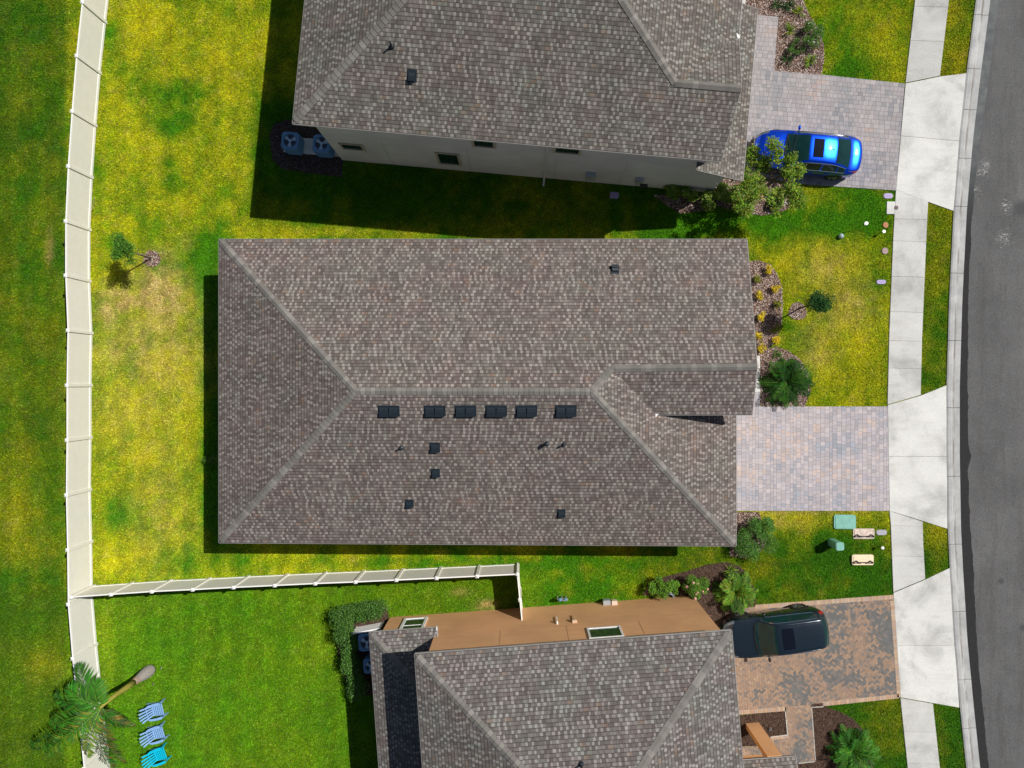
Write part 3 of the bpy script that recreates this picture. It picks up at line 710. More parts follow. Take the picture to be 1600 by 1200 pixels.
# ---- middle house
PI_ = .40; ze = 2.95
mh = thing('house', (0, -.4, 0), 'single storey middle house with brown shingle roof and six black twin vents', 'house')
A, B, C_, D_ = P(342,374,ze), P(342,848,ze), P(1150,853,ze), P(1167,374,ze)
zr = ze+PI_*6.46; R1, R2 = P(555,611,zr), P(925,612,zr)
zg = ze+PI_*(A.y-.62); G0, G1 = P(956,576,zg), P(1183,573,zg)
zv = zg-PI_*1.84; V_, E_ = P(1026,648,zv), P(1175,648,zv)
ef = Vector((C_.x, -.85, ze)); ei = Vector((V_.x, -.85, zv))
faces_m = [[A, D_, G1, G0, R2, R1], [B, C_, R2, R1], [A, B, R1], [C_, ef, ei, V_, G0, R2], [V_, E_, G1, G0]]
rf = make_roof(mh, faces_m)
pn = {'N': (A, newell([A, D_, R2, R1])), 'S': (B, newell([B, C_, R2])), 'W': (A, newell([A, B, R1])), 'E': (C_, newell([C_, ef, R2])), 'G': (V_, newell([V_, E_, G1]))}
for k in pn:
    if pn[k][1].z < 0: pn[k] = (pn[k][0], -pn[k][1])
nm = {k: v[1] for k, v in pn.items()}
caps(rf, [(A+Vector((.1,-.1,.04)), R1, nm['N'], nm['W']), (B+Vector((.1,.1,.04)), R1, nm['W'], nm['S']), (C_+Vector((-.1,.1,.04)), R2, nm['S'], nm['E']), (R1, R2, nm['N'], nm['S']), (G0, R2, nm['E'], nm['N']), (G1, G0, nm['G'], nm['N'])])
ex = Vector((1, 0, 0))
for x in (607, 679, 727, 775, 822.5, 884): box_vent(rf, x, 644, pn['S'], ex, .74, .34, .13, True)
for x, y, s in ((679,701,.30), (680,741,.25), (639,789,.23), (877,804,.24)): box_vent(rf, x, y, pn['S'], ex, s, s, .13)
box_vent(rf, 961, 419, pn['N'], -ex, .26, .26, .16)
pipe_vent(rf, 627, 700, pn['S'], .3, .03); pipe_vent(rf, 854, 693, pn['S'], .34, .06, True); pipe_vent(rf, 881, 694.5, pn['S'], .34, .04)
mb = MB(); fl = ray_plane(1025, 650, V_-Vector((0,0,.02)), nm['E']); mb.add([fl+Vector((-.08,.09,.02)), fl+Vector((-.08,-.14,.02)), fl+Vector((.1,.09,.05))], [(0,1,2)]); mb.build('flashing', M['white'], rf, world=True)
# front: garage block, gable end, side walls
walls(mh, [(-12.5,-6.42),(8.72,-6.42),(8.72,-.9),(9.0,-.9),(9.0,5.75),(-12.5,5.75)], ze-.16, M['stucco_m'])
mb = MB(); ge = G1-Vector((.42,0,.17)); dd = Vector((9.0, 5.75, ze-.17)); gs = Vector((9.0, -.9, zv-.13))
mb.add([(9.0,5.75,ze-.17),(9.0,G1.y,zg-.22),(9.0,-.9,zv-.02),(9.0,-.9,ze-.17),(8.6,5.75,ze-.17),(8.6,G1.y,zg-.22),(8.6,-.9,zv-.02),(8.6,-.9,ze-.17),(5.6,-.9,ze-.17),(5.6,-.9,zv-.05)],
       [(0,1,2,3),(4,7,6,5),(0,4,5,1),(1,5,6,2),(3,2,6,9,8)]); mb.build('gable_wall', M['stucco_m'], mh, world=True)
east = Vector((0, 1, 0)); gd = MB()
for k in range(4): gd.box((8.745, -3.6, .32+.55*k), (.05, 4.8, .53))
gd.build('garage_door', simple('white garage door', (.7,.68,.64), .5), mh, world=True)
window(mh, (9.0, 2.6), Vector((0, 1, 0)), .9, 1.7, 1.5, 'wframe'); window(mh, (9.0, .1), Vector((0, 1, 0)), .02, 1.0, 2.1, 'bronze', name='door', sill=False)
for x in (-10, -5, 1, 5): window(mh, (x, -6.42), Vector((1, 0, 0)), 1.0, .9, 1.3, 'wframe')
for x in (-9, -3, 3): window(mh, (x+.9, 5.75), Vector((-1, 0, 0)), 1.0, .9, 1.3, 'wframe')
window(mh, (-12.5, 2), Vector((0, -1, 0)), .9, 1.6, 1.4, 'wframe')
mb = MB(); mb.prism(rays([(1150,556),(1187,556),(1187.5,612),(1150,612)]), -.03, .05, col=(1.1,1.1,1.1)); mb.build('porch_slab', M['concrete'], mh, world=True)
# ---- grey two storey house to the north
nh = thing('house', (N_W1.x, N_W1.y, 0), 'two storey house with grey stucco walls, its front behind the blue car', 'house', AN)
def LN(u, v, z): x, y = loc2w(N_E1, AN, u, v); return Vector((x, y, z))
zu = 5.85; p2 = .42
W1 = P(457,193,zu); E1 = LN(0, 0, zu); K = LN(.25, 2.43, zu+p2*2.43); J = LN(-2.22, 2.43, zu+p2*2.43); Vn = LN(.25, 4.9, zu)
E1 = LN(.0, 0, zu); RH = 6.1; uW = -(N_E1-N_W1).length
RE = LN(.25-RH, RH, zu+p2*RH); RW = LN(uW+RH, RH, zu+p2*RH); NW_ = LN(uW+.15, 2*RH, zu); NE_ = LN(.25, 2*RH, zu)
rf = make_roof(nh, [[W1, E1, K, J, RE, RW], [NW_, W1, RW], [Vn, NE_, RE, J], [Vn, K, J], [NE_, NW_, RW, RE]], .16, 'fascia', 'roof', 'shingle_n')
qn = lambda *p: (lambda n: n if n.z > 0 else -n)(newell(list(p)))
nS, nW, nE, nG = qn(W1, E1, RW), qn(NW_, W1, RW), qn(Vn, NE_, RE), qn(Vn, K, J)
caps(rf, [(W1+Vector((.1,.1,.04)), RW, nS, nW), (J, RE, nE, nS), (K, J, nG, nS), (RW, RE, nS, qn(NE_, NW_, RW))], w=.15)
box_vent(rf, 643, 119, (W1, nS), Vector((math.cos(AN), math.sin(AN), 0)), .25, .30, .14)
pipe_vent(rf, 612, 73, (W1, nS), .36, .04)
mb = MB(); fl = Vn+Vector((-.02,-.02,.05)); mb.add([fl+Vector((-.08,.1,0)), fl+Vector((-.02,-.22,.02)), fl+Vector((.06,-.02,-.02))], [(0,1,2)]); mb.build('flashing', M['white'], rf, world=True)
walls(nh, [loc2w(N_W1, AN, .42, .46), loc2w(N_E1, AN, -.2, .46), loc2w(N_E1, AN, -.2, 11.8), loc2w(N_W1, AN, .42, 11.8)], zu-.165, M['stucco_n'])
mb = MB(); mb.prism([loc2w(N_E1, AN, -.6, .463), loc2w(N_E1, AN, 1.1, .463), loc2w(N_E1, AN, 1.1, 11.5), loc2w(N_E1, AN, -.6, 11.5)], -.05, 3.22); mb.build('garage_wall', M['stucco_n'], nh, world=True)
LR = make_roof(nh, [[LN(1.62, .12, 3.3), LN(1.62, 7.4, 3.3), LN(-.55, 7.4, 4.2), LN(-.55, .12, 4.2)]], .16, 'fascia_d', 'lower_roof', 'shingle_n')
aN = Vector((math.cos(AN), math.sin(AN), 0)); oN = loc2w(N_W1, AN, 0, .46)
mb = MB(); mb.add([LN(1.1,.463,3.2), LN(1.1,.463,3.32), LN(-.5,.463,4.0), LN(-.5,.463,3.2), LN(1.1,.7,3.2), LN(1.1,.7,3.32), LN(-.5,.7,4.0), LN(-.5,.7,3.2)], [(0,1,2,3),(4,7,6,5),(0,4,5,1)]); mb.build('garage_gable', M['stucco_n'], nh, world=True)
for c4, m_, fr in ((((528,222.5),(572,235)), 'tanframe', .09), (((679,237),(722,258)), 'tanframe', .10), (((735,212),(775,231)), 'tanframe', .10), (((866,222),(907,241)), 'tanframe', .10)):
    (xa, ya), (xb, yb) = c4; u0, z1 = wall_hit(xa, ya, oN, aN); u1, z0 = wall_hit(xb, yb, oN, aN)
    window(nh, (oN[0]+aN.x*u0, oN[1]+aN.y*u0), aN, z0, u1-u0, z1-z0, m_, fr, mull=False, sill=False)
def wallbox(parent, o, a, px, py, w_, h_, d_, mat, name, z=None):
    u, zz = wall_hit(px, py, o, a); nrm = Vector((a.y, -a.x, 0)); m = Matrix(((a.x, nrm.x, 0, o[0]), (a.y, nrm.y, 0, o[1]), (0, 0, 1, 0), (0, 0, 0, 1)))
    mb = MB(); mb.box((u, d_/2, zz), (w_, d_, h_), m, taper=1); mb.box((u, d_+.008, zz), (w_*.86, .016, h_*.88), m); mb.tube([m@Vector((u, d_*.5, zz-h_/2)), m@Vector((u, d_*.5, max(.02, zz-h_/2-.7)))], .025, 8)
    return mb.build(name, mat, parent, world=True)
wallbox(nh, oN, aN, 923, 272, .42, .62, .20, M['metal'], 'meter_box'); wallbox(nh, oN, aN, 999, 279, .36, .42, .14, M['metal'], 'meter_box')
wallbox(nh, oN, aN, 1006, 288, .34, .20, .12, M['bronze'], 'hose_reel')
mb = MB()
for px_ in (852,): 
    u, _ = wall_hit(px_, 262, oN, aN); nrm = Vector((aN.y, -aN.x, 0)); b0 = Vector((oN[0], oN[1], 0))+aN*u+nrm*.05
    mb.tube([b0+Vector((0,0,5.6)), b0+Vector((0,0,.15)), b0+nrm*.35+Vector((0,0,.05))], .045, 8)
mb.build('drainpipe', simple('painted pipe', (.62,.6,.58), .5), nh, world=True)
jm = simple('joint bead', (.3,.29,.29), .7)
for px_ in (868, 978, 618, 735):                           # control joints in the stucco
    u, _ = wall_hit(px_, 262, oN, aN); nrm = Vector((aN.y, -aN.x, 0)); b0 = Vector((oN[0], oN[1], 0))+aN*u; mb = MB()
    m = Matrix(((aN.x, nrm.x, 0, b0.x), (aN.y, nrm.y, 0, b0.y), (0, 0, 1, 0), (0, 0, 0, 1))); mb.box((0, .004, 1.6), (.014, .008, 3.1), m); mb.build('control_joint', jm, nh, world=True)
cam_n = MB(); u, z_ = wall_hit(1122, 279, oN, aN); q_ = Vector((oN[0], oN[1], z_))+aN*u+Vector((aN.y,-aN.x,0))*.12; cam_n.tube([q_, q_+Vector((0,-.06,-.15))], [.05,.035], 10); cam_n.build('wall_lamp', M['white'], nh, world=True)
gdr = MB(); m = Matrix(((-aN.y, aN.x, 0, 0), (aN.x, aN.y, 0, 0), (0, 0, 1, 0), (0, 0, 0, 1)))
for k in range(4):
    p = LN(1.125, 3.6, .32+.55*k); gdr.box(tuple(p), (.05, 4.9, .53), rz=AN)
gdr.build('garage_door', simple('white garage door', (.7,.68,.64), .5), nh, world=True)
# ---- tan house to the south
sh = thing('house', (S_E2.x, S_E2.y, 0), 'two storey house with tan stucco walls, its front behind the black car', 'house', AS)
def LS(u, v, z): x, y = loc2w(S_E2, AS, u, v); return Vector((x, y, z))
NE = LS(0, 0, zu); NW2 = P(648,1022,zu); SE_ = LS(.15, -12.2, zu); SW_ = LS(-12.3, -12.2, zu)
RA = LS(-6.1, -6.1, zu+p2*6.1); RB = LS(-6.15, -6.15, zu+p2*6.1); RA = LS(-6.05, -6.1, zu+p2*6.1); RB = LS(-6.2, -6.1, zu+p2*6.1)
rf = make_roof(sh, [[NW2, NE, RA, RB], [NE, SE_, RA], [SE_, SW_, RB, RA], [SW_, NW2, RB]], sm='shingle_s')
nN, nE, nW = qn(NW2, NE, RA), qn(NE, SE_, RA), qn(SW_, NW2, RB)
caps(rf, [(NE+Vector((-.1,-.1,.04)), RA, nE, nN), (NW2+Vector((.1,-.1,.04)), RB, nN, nW)], w=.155)
pipe_vent(rf, 908, 1194, (NW2, nN), .34, .04)
walls(sh, [loc2w(S_E2, AS, -.13, -.38), loc2w(S_E2, AS, -11.9, -.38), loc2w(S_E2, AS, -11.9, -11.9), loc2w(S_E2, AS, -.13, -11.9)], zu-.165, M['stucco_s'])
zl = 2.95; C1 = P(577,988,zl); C2 = P(683,981,zl)
uu = lambda p: ((p.x-S_E2.x)*math.cos(AS)+(p.y-S_E2.y)*math.sin(AS), -(p.x-S_E2.x)*math.sin(AS)+(p.y-S_E2.y)*math.cos(AS))
u1, v1 = uu(C1); u2, v2 = uu(C2)
mb = MB(); mb.prism([loc2w(S_E2, AS, u1+.32, -.383), loc2w(S_E2, AS, -11.5, -.383), loc2w(S_E2, AS, -11.5, -11.5), loc2w(S_E2, AS, u1+.32, -11.5)], -.05, zl-.17); mb.build('patio_wall', M['stucco_s'], sh, world=True)
dW = -11.9-u1; hz = LS(-11.9+.02, v1-dW, zl+p2*dW); hN = LS(u2, v1, zl); rise = .42*.55
# lower hip roof: west slope, and the short north return that dies into the upper wall
Lc = LS(u1, v1, zl); Ls = LS(u1, -12.0, zl); Li = LS(-11.88, -12.0, zl+p2*dW); Lt = LS(-11.88, v1-dW, zl+p2*dW)
Nr = LS(u2, v1, zl); Ni = LS(u2, v1-.42, zl+p2*.42); Nk = LS(-11.85, v1-.42, zl+p2*.42)
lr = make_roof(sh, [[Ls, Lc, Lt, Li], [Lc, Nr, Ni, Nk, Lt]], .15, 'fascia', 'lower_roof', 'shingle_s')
nLW, nLN = qn(Ls, Lc, Lt), qn(Lc, Nr, Lt)
caps(lr, [(Lc+Vector((.08,-.08,.03)), Lt, nLN, nLW)], w=.15)
mb = MB(); mb.box(tuple(LS(u2-.02, v1-.2, zl-.03)), (.05, .5, .16), rz=AS); mb.build('gutter_end', M['fascia'], sh, world=True)
aS = Vector((-math.cos(AS), -math.sin(AS), 0)); oS = loc2w(S_E2, AS, 0, -.383)
for (xa, ya), (xb, yb) in (((921,999),(969,979)), ((620,996),(669,965))):
    u0, z1 = wall_hit(xa if xa > 700 else 618, ya, oS, aS); uB, z0 = wall_hit(xb, yb, oS, aS)
    u0, uB = min(u0, uB), max(u0, uB); z0, z1 = min(z0, z1), max(z0, z1)
    window(sh, (oS[0]+aS.x*u0, oS[1]+aS.y*u0), aS, z0, min(uB-u0, 1.5), min(z1-z0, 1.9), 'wframe', .08 if xa > 700 else .11, xa < 700, sill=False)
jm = simple('joint bead tan', (.33,.17,.08), .7)
for px_, py_ in ((887,990),(1002,980),(782,985)):
    u, _ = wall_hit(px_, py_, oS, aS); nrm = Vector((aS.y, -aS.x, 0)); b0 = Vector((oS[0], oS[1], 0))+aS*u; mb = MB()
    m = Matrix(((aS.x, nrm.x, 0, b0.x), (aS.y, nrm.y, 0, b0.y), (0, 0, 1, 0), (0, 0, 0, 1))); mb.box((0, .004, 4.2), (.014, .008, 2.6), m); mb.build('control_joint', jm, sh, world=True)
m = Matrix(((aS.x, nrm.x, 0, oS[0]), (aS.y, nrm.y, 0, oS[1]), (0, 0, 1, 0), (0, 0, 0, 1))); mb = MB(); mb.box((6, .004, 2.9), (12, .008, .014), m); mb.build('control_joint', jm, sh, world=True)
wallbox(sh, oS, aS, 948, 944, .34, .34, .20, M['metal'], 'meter_box'); wallbox(sh, oS, aS, 960, 944, .26, .30, .18, simple('beige utility box', (.62,.5,.4), .5), 'utility_box')
wallbox(sh, oS, aS, 898, 973, .2, .12, .12, simple('vent hood tan', (.6,.42,.28), .5), 'wall_vent'); wallbox(sh, oS, aS, 871, 975, .06, .12, .12, M['wframe'], 'wall_vent')
window(sh, loc2w(S_E2, AS, -.13, -9.6), Vector((-math.sin(AS), math.cos(AS), 0)), 3.4, 1.5, 1.4)
gds = MB()
for k in range(4): gds.box(tuple(LS(-.105, -3.2, .32+.55*k)), (.05, 4.9, .53), rz=AS)
gds.build('garage_door', simple('white garage door', (.7,.68,.64), .5), sh, world=True)
# porch: pillar, beam and its little roof
p0 = P(1164,1129,0); p1 = P(1185,1127,0); mb = MB(); ctr = (p0+p1)/2
cx, cy = ctr.x+.02, ctr.y-.15; mb.box((cx, cy, 1.5), (.62, .26, 3.0), rz=AS); mb.build('pillar', M['stucco_s'], sh, world=True)
mb = MB(); b_ = P(1190,1180,2.85); mb.box((10.0, cy-.12+.0, 2.84), (2.2, .24, .32), rz=AS); mb.build('beam', M['stucco_s'], sh, world=True)
T1, T2 = P(1160,1188,3.1), P(1243,1182,3.1)
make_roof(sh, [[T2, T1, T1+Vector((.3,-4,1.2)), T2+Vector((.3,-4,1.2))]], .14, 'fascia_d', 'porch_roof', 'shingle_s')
mb = MB()
for a, b in (((1226.5,1111),(1230,1147)), ((1230,1147.5),(1203,1151)), ((1267.5,1105),(1273.5,1188)), ((1273,1189),(1247,1192)), ((1268,1104.5),(1286,1103.5))):
    a_, b__ = P(*a), P(*b); dd_ = (b__-a_); mb.box(tuple((a_+b__)/2+Vector((0,0,.03))), (dd_.length, .035, .05), rz=math.atan2(dd_.y, dd_.x))
tag(mb.build('path_edging', simple('white edging', (.5,.48,.44), .7, .3, 20)), kind='structure')

# ------------------------------------------------------------ fences
def make_fence(caps_px, label, gap_after=None, ztop=1.87, name='fence', end_caps=True):
    pts = [P(x, y, ztop) for x, y in caps_px]; root = thing(name, (pts[0].x, pts[0].y, 0), label, 'fence')
    for i, p in enumerate(pts):
        d_ = (pts[min(i+1, len(pts)-1)]-pts[max(i-1, 0)]); rz = math.atan2(d_.y, d_.x)
        mb = MB(); mb.box((p.x, p.y, ztop/2-.04), (.127, .127, ztop-.06), rz=rz)
        post = mb.build('post', M['vinyl'], root, world=True)
        mb = MB(); mb.box((p.x, p.y, ztop-.055), (.15, .15, .03), rz=rz); mb.box((p.x, p.y, ztop-.02), (.14, .14, .04), rz=rz, taper=.25)
        mb.build('cap', M['vinyl_c'], post, world=True)
    for a, b in zip(pts[:-1], pts[1:]):
        d_ = b-a; L = math.hypot(d_.x, d_.y); rz = math.atan2(d_.y, d_.x); c_ = (a+b)/2; mb = MB(); n = int(L/.2); ca, sa = math.cos(rz), math.sin(rz)
        for k in range(n):                                 # tongue and groove boards
            t = -L/2+.07+(L-.14)*(k+.5)/n; mb.box((c_.x+ca*t, c_.y+sa*t, .92), ((L-.14)/n-.002, .0135, 1.62), rz=rz)
        mb.box((c_.x, c_.y, .92), (L-.13, .012, 1.60), rz=rz); mb.build('panel', M['vinyl'], root, world=True)
        for z, h_ in ((1.745, .09), (.11, .14)):
            mb = MB(); mb.box((c_.x, c_.y, z), (L-.128, .052, h_), rz=rz); mb.build('rail', M['vinyl_c'], root, world=True)
    return root
f1 = [(137,-84),(127,2),(118,86),(111,173),(105,259),(101,345),(101,430),(104.5,516),(103,602),(103,688),(102,774),(104,860),(105,945),(112,1030),(121,1116),(130,1202),(141,1288)]
make_fence(f1, 'long cream vinyl fence along the back of the yards, with the palm leaning over it')
f2 = [(109,934),(172,929.5),(236,925),(300,922),(364,918.5),(428.5,915.5),(492,912.5),(555,910),(619,907),(682,904),(745.5,901),(808.5,898),(812.5,938),(816.5,978)]
make_fence(f2, 'shorter cream vinyl side fence with narrow panels turning in to the tan wall')

# ------------------------------------------------------------ cars
def hermite(xs, ys, x):
    xs = np.array(xs, float); ys = np.array(ys, float); o = np.argsort(xs); xs, ys = xs[o], ys[o]; d_ = np.diff(ys)/np.diff(xs); m = np.zeros_like(ys)
    for i in range(1, len(xs)-1): m[i] = 0 if d_[i-1]*d_[i] <= 0 else 2*d_[i-1]*d_[i]/(d_[i-1]+d_[i])
    m[0], m[-1] = d_[0], d_[-1]; i = np.clip(np.searchsorted(xs, x)-1, 0, len(xs)-2); h = xs[i+1]-xs[i]; t = (x-xs[i])/h
    return (2*t**3-3*t**2+1)*ys[i]+(t**3-2*t**2+t)*h*m[i]+(-2*t**3+3*t**2)*ys[i+1]+(t**3-t**2)*h*m[i+1]
def make_car(name, label, loc, rz, spec, paint):
    root = thing(name, loc, label, 'car', rz); st = spec['x']
    brk = sorted(spec['breaks']); xs = []
    full = sorted(set([round(v, 4) for v in st]+brk))
    for a, b in zip(full[:-1], full[1:]): n = max(2, int((b-a)/.05)); xs += list(np.linspace(a, b, n, endpoint=False))
    xs.append(full[-1]); xs = np.array(xs); g_ = lambda k: hermite(st, spec[k], xs)
    W, ZT, ZB, WT = g_('w'), g_('zt'), g_('zb'), g_('wt'); SILL = .2
    key_t = [0, 1, 2, 3, 4, 5, 6]; sub = [6, 6, 7, 5, 5, 3]; ts = []
    for a, n in enumerate(sub): ts += [a+k/n for k in range(n)]
    ts.append(6.0); ts = np.array(ts); grid = np.zeros((len(xs), len(ts), 3))
    for i, x in enumerate(xs):
        cr = .045 if spec['suv'] else .05
        ky = [0, WT[i]*.55, WT[i], W[i]*.965, W[i], W[i]*.985, W[i]*.93]
        kz = [ZT[i]+cr*.6, ZT[i]+cr*.35, ZT[i]-.02, ZB[i], ZB[i]-.24*ZB[i], .40, SILL]
        grid[i, :, 0] = x
        yy = hermite(key_t, ky, ts); zz = hermite(key_t, kz, ts)
        # straight glass between roof rail and belt
        m_ = (ts >= 2) & (ts <= 3); yy[m_] = ky[2]+(ky[3]-ky[2])*(ts[m_]-2)**.92; zz[m_] = kz[2]+(kz[3]-kz[2])*(ts[m_]-2)
        grid[i, :, 1] = yy; grid[i, :, 2] = zz
        bow = float(np.interp(x, [-2.3, -1.8, -1.0, -.3, .3, 1.1, 1.9, 2.4], [-.13, -.10, -.04, 0, .07, .20, .16, .10])); grid[i, :, 0] = x-bow*(np.minimum(np.abs(yy), W[i])/.93)**2
    wb, wt_, rt, rb = spec['ws']               # windscreen base, windscreen top, roof rear, rear glass base
    parts = {}
    def cls(x, t, side):
        if wt_ < x < wb and t < 1.9: return 'windscreen'
        if rb < x < rt and t < 1.85: return 'rear_window'
        if spec['sw'][0] < x < spec['sw'][1] and 2.14 < t < 2.86:
            for a, b in spec['bp']:
                if a < x < b: return 'body'
            return 'side_window'
        if spec['sun'][0] < x < spec['sun'][1] and t < 1.35: return 'sunroof'
        if x > spec['hl'] and 2.35 < t < 3.35: return 'headlight'
        if x < spec['tl'] and spec['tlt'][0] < t < spec['tlt'][1]: return 'tail_light'
        return 'body'
    for side in (1, -1):
        for i in range(len(xs)-1):
            for j in range(len(ts)-1):
                c_ = cls((xs[i]+xs[i+1])/2, (ts[j]+ts[j+1])/2, side)
                k = c_ if c_ in ('body', 'windscreen', 'rear_window', 'sunroof') else (c_, side)
                mb_, vm = parts.setdefault(k, (MB(), {})); f_ = []
                for a, b in ((i, j), (i+1, j), (i+1, j+1), (i, j+1)):
                    kk = (a, b, side if b > 0 else 0)
                    if kk not in vm: vm[kk] = len(mb_.v); p = grid[a, b]; mb_.v.append((p[0], p[1]*side, p[2])); mb_.c.append((1, 1, 1))
                    f_.append(vm[kk])
                mb_.f.append(tuple(f_ if side < 0 else f_[::-1])); mb_.mi.append(0)
    # close nose and tail
    mb_, vm = parts['body']
    for i in (0, len(xs)-1):
        ring_ = [(grid[i, j, 0]+(.0 if i == 0 else 0), grid[i, j, 1], grid[i, j, 2]) for j in range(len(ts))]+[(grid[i, j, 0], -grid[i, j, 1], grid[i, j, 2]) for j in range(len(ts)-1, 0, -1)]
        mb_.add(ring_, [tuple(range(len(ring_)))])
    mats = {'body': paint, 'windscreen': M['carglass'], 'rear_window': M['carglass'], 'sunroof': M['carroof'], 'side_window': M['carglass'], 'headlight': M['head'], 'tail_light': M['tail']}
    for k, (mb_, _) in parts.items(): nm_ = k if isinstance(k, str) else k[0]; mb_.build(nm_, mats[nm_], root, smooth=True)
    L2 = st[-1]; R_ = spec['wr']
    for xw in spec['wheels']:
        wy = float(hermite(st, spec['w'], np.array([xw]))[0])
        for s in (1, -1):
            y0 = s*(wy-.20); y1 = s*(wy+.012); wh = MB()
            prof_ = [(R_*.62, y0), (R_*.97, y0), (R_, y0+(y1-y0)*.2), (R_, y1-(y1-y0)*.12), (R_*.95, y1), (R_*.66, y1), (R_*.63, y1-(y1-y0)*.1)]; n = 28; vs = []; fs = []
            for k in range(n):
                a = 2*math.pi*k/n
                for r_, y_ in prof_: vs.append((xw+r_*math.cos(a), y_, R_+r_*math.sin(a)))
            m_ = len(prof_)
            for k in range(n):
                for q_ in range(m_-1): fs.append((k*m_+q_, k*m_+q_+1, ((k+1) % n)*m_+q_+1, ((k+1) % n)*m_+q_))
            wh.add(vs, fs); wheel = wh.build('wheel', M['rubber'], root, smooth=True)
            rm = MB(); yo = y1-s*.018; rm.tube([(xw, yo-s*.03, R_), (xw, yo-s*.01, R_)], R_*.2, 14)
            for k in range(5):
                a = 2*math.pi*k/5+.3
                for da in (-.16, .16):
                    rm.tube([(xw+R_*.1*math.cos(a), yo-s*.02, R_+R_*.1*math.sin(a)), (xw+R_*.62*math.cos(a+da), yo-s*.01, R_+R_*.62*math.sin(a+da))], .022, 6)
            rm.tube([(xw+R_*.63*math.cos(t), yo-s*.006, R_+R_*.63*math.sin(t)) for t in np.linspace(0, 6.283, 25)], .014, 6)
            rm.build('rim', M['rim'], wheel)
            ar = MB(); ar.tube([(xw+(R_+.045)*math.cos(t), s*(wy-.03), R_+(R_+.045)*math.sin(t)) for t in np.linspace(.15, 3.0, 20)], .05, 8); ar.build('wheel_arch', M['trim'], root, smooth=True)
            dk = MB(); dk.tube([(xw, s*(wy-.35), R_), (xw, s*(wy-.008), R_)], R_*.6, 20); dk.build('brake', M['trim'], root)
    for s in (1, -1):
        i = int(np.argmin(abs(xs-(wb-.42)))); j = int(np.argmin(abs(ts-2.9))); p = grid[i, j]; mm = MB(); mp = Vector((p[0], s*(p[1]+.15), p[2]+.05))
        mm.tube([(p[0], s*(p[1]-.03), p[2]), (mp.x, mp.y-s*.03, mp.z-.02)], .03, 8); mm.sphere(mp, .11, sc=(.6, 1.05, .72)); mm.build('mirror', paint if not spec['suv'] else M['trim'], root, smooth=True)
        ch = MB(); jj = int(np.argmin(abs(ts-2.9))); j2 = int(np.argmin(abs(ts-2.1)))
        a_, b_ = spec['sw']; line = [tuple(grid[i, j2]*np.array((1, s, 1))+np.array((0, s*.008, .006))) for i in range(len(xs)) if a_-.02 < xs[i] < b_-.25]
        line2 = [tuple(grid[i, jj]*np.array((1, s, 1))+np.array((0, s*.01, 0))) for i in range(len(xs)) if a_-.02 < xs[i] < b_+.02]
        ch.tube(line, .017, 6); ch.tube(line2, .017, 6); ch.tube([line[0], line2[0]], .011, 6); ch.build('window_trim', M['chrome'], root)
        if spec['suv']:
            rr_ = MB(); jr = int(np.argmin(abs(ts-1.8))); ln = [tuple(grid[i, jr]*np.array((1, s, 1))+np.array((0, 0, .045))) for i in range(len(xs)) if rt+.1 < xs[i] < wt_-.05]
            rr_.tube(ln, .018, 6); rr_.build('roof_rail', M['black'], root)
        hd = MB()
        for xh in (wb-1.25, wb-2.05):
            i = int(np.argmin(abs(xs-xh))); p = grid[i, int(np.argmin(abs(ts-3.35)))]; hd.tube([(p[0]-.09, s*(p[1]+.012), p[2]), (p[0]+.09, s*(p[1]+.012), p[2])], .016, 6)
        hd.build('door_handle', paint, root)
        gp = MB()
        for xh in (wb-.45, (spec['bp'][0][0]+spec['bp'][0][1])/2, spec['sw'][0]+.15):      # shut lines of the doors
            i = int(np.argmin(abs(xs-xh))); ln = [tuple(grid[i, j]*np.array((1, s, 1))+np.array((0, s*.001, 0))) for j in range(len(ts)) if 2.95 < ts[j] < 5.6]; gp.tube(ln, .006, 4)
        gp.build('shut_line', M['trim'], root)
    def across(x_, t1, rad, nm_, mt_):
        i = int(np.argmin(abs(xs-x_))); h_ = [grid[i, j] for j in range(len(ts)) if ts[j] <= t1]; l_ = [(p[0], -p[1], p[2]+.001) for p in h_[::-1]]+[(p[0], p[1], p[2]+.001) for p in h_]; m_ = MB(); m_.tube(l_, rad, 4); return m_.build(nm_, mt_, root)
    for x_ in spec['gaps']: across(x_, 2.6, .005, 'shut_line', M['trim'])
    for s in (1, -1):
        for xa_, xb_, tt in spec['long']:
            jj = int(np.argmin(abs(ts-tt))); m_ = MB(); m_.tube([tuple(grid[i, jj]*np.array((1, s, 1))+np.array((0, 0, .001))) for i in range(len(xs)) if xa_ < xs[i] < xb_], .005, 4); m_.build('shut_line', M['trim'], root)
    i0 = int(np.argmin(abs(xs-wb))); cw = MB(); ln = [tuple(grid[i0, j]*np.array((1, s_, 1))+np.array((.03, 0, .004))) for s_ in (1,) for j in range(len(ts)-1, -1, -1) if ts[j] < 1.95]
    ln += [(a, -b, c__) for a, b, c__ in ln[::-1]]; cw.tube(ln, .035, 6); cw.build('cowl', M['trim'], root)
    wp = MB()
    for a, b in ((-.55, .05), (.1, .62)): wp.tube([(wb+.01, a, float(hermite(st, spec['zt'], np.array([wb]))[0])+.055), (wb-.1, (a+b)/2, float(hermite(st, spec['zt'], np.array([wb-.1]))[0])+.055), (wb-.14, b, float(hermite(st, spec['zt'], np.array([wb-.14]))[0])+.05)], .009, 5)
    wp.build('wiper', M['trim'], root)
    an = MB(); xa = rt+.22; zt_ = float(hermite(st, spec['zt'], np.array([xa]))[0])+.02
    an.add([(xa+.09, 0, zt_), (xa-.08, .022, zt_), (xa-.08, -.022, zt_), (xa-.07, 0, zt_+.085)], [(0, 1, 3), (0, 3, 2), (1, 2, 3)]); an.build('antenna', M['trim'], root)
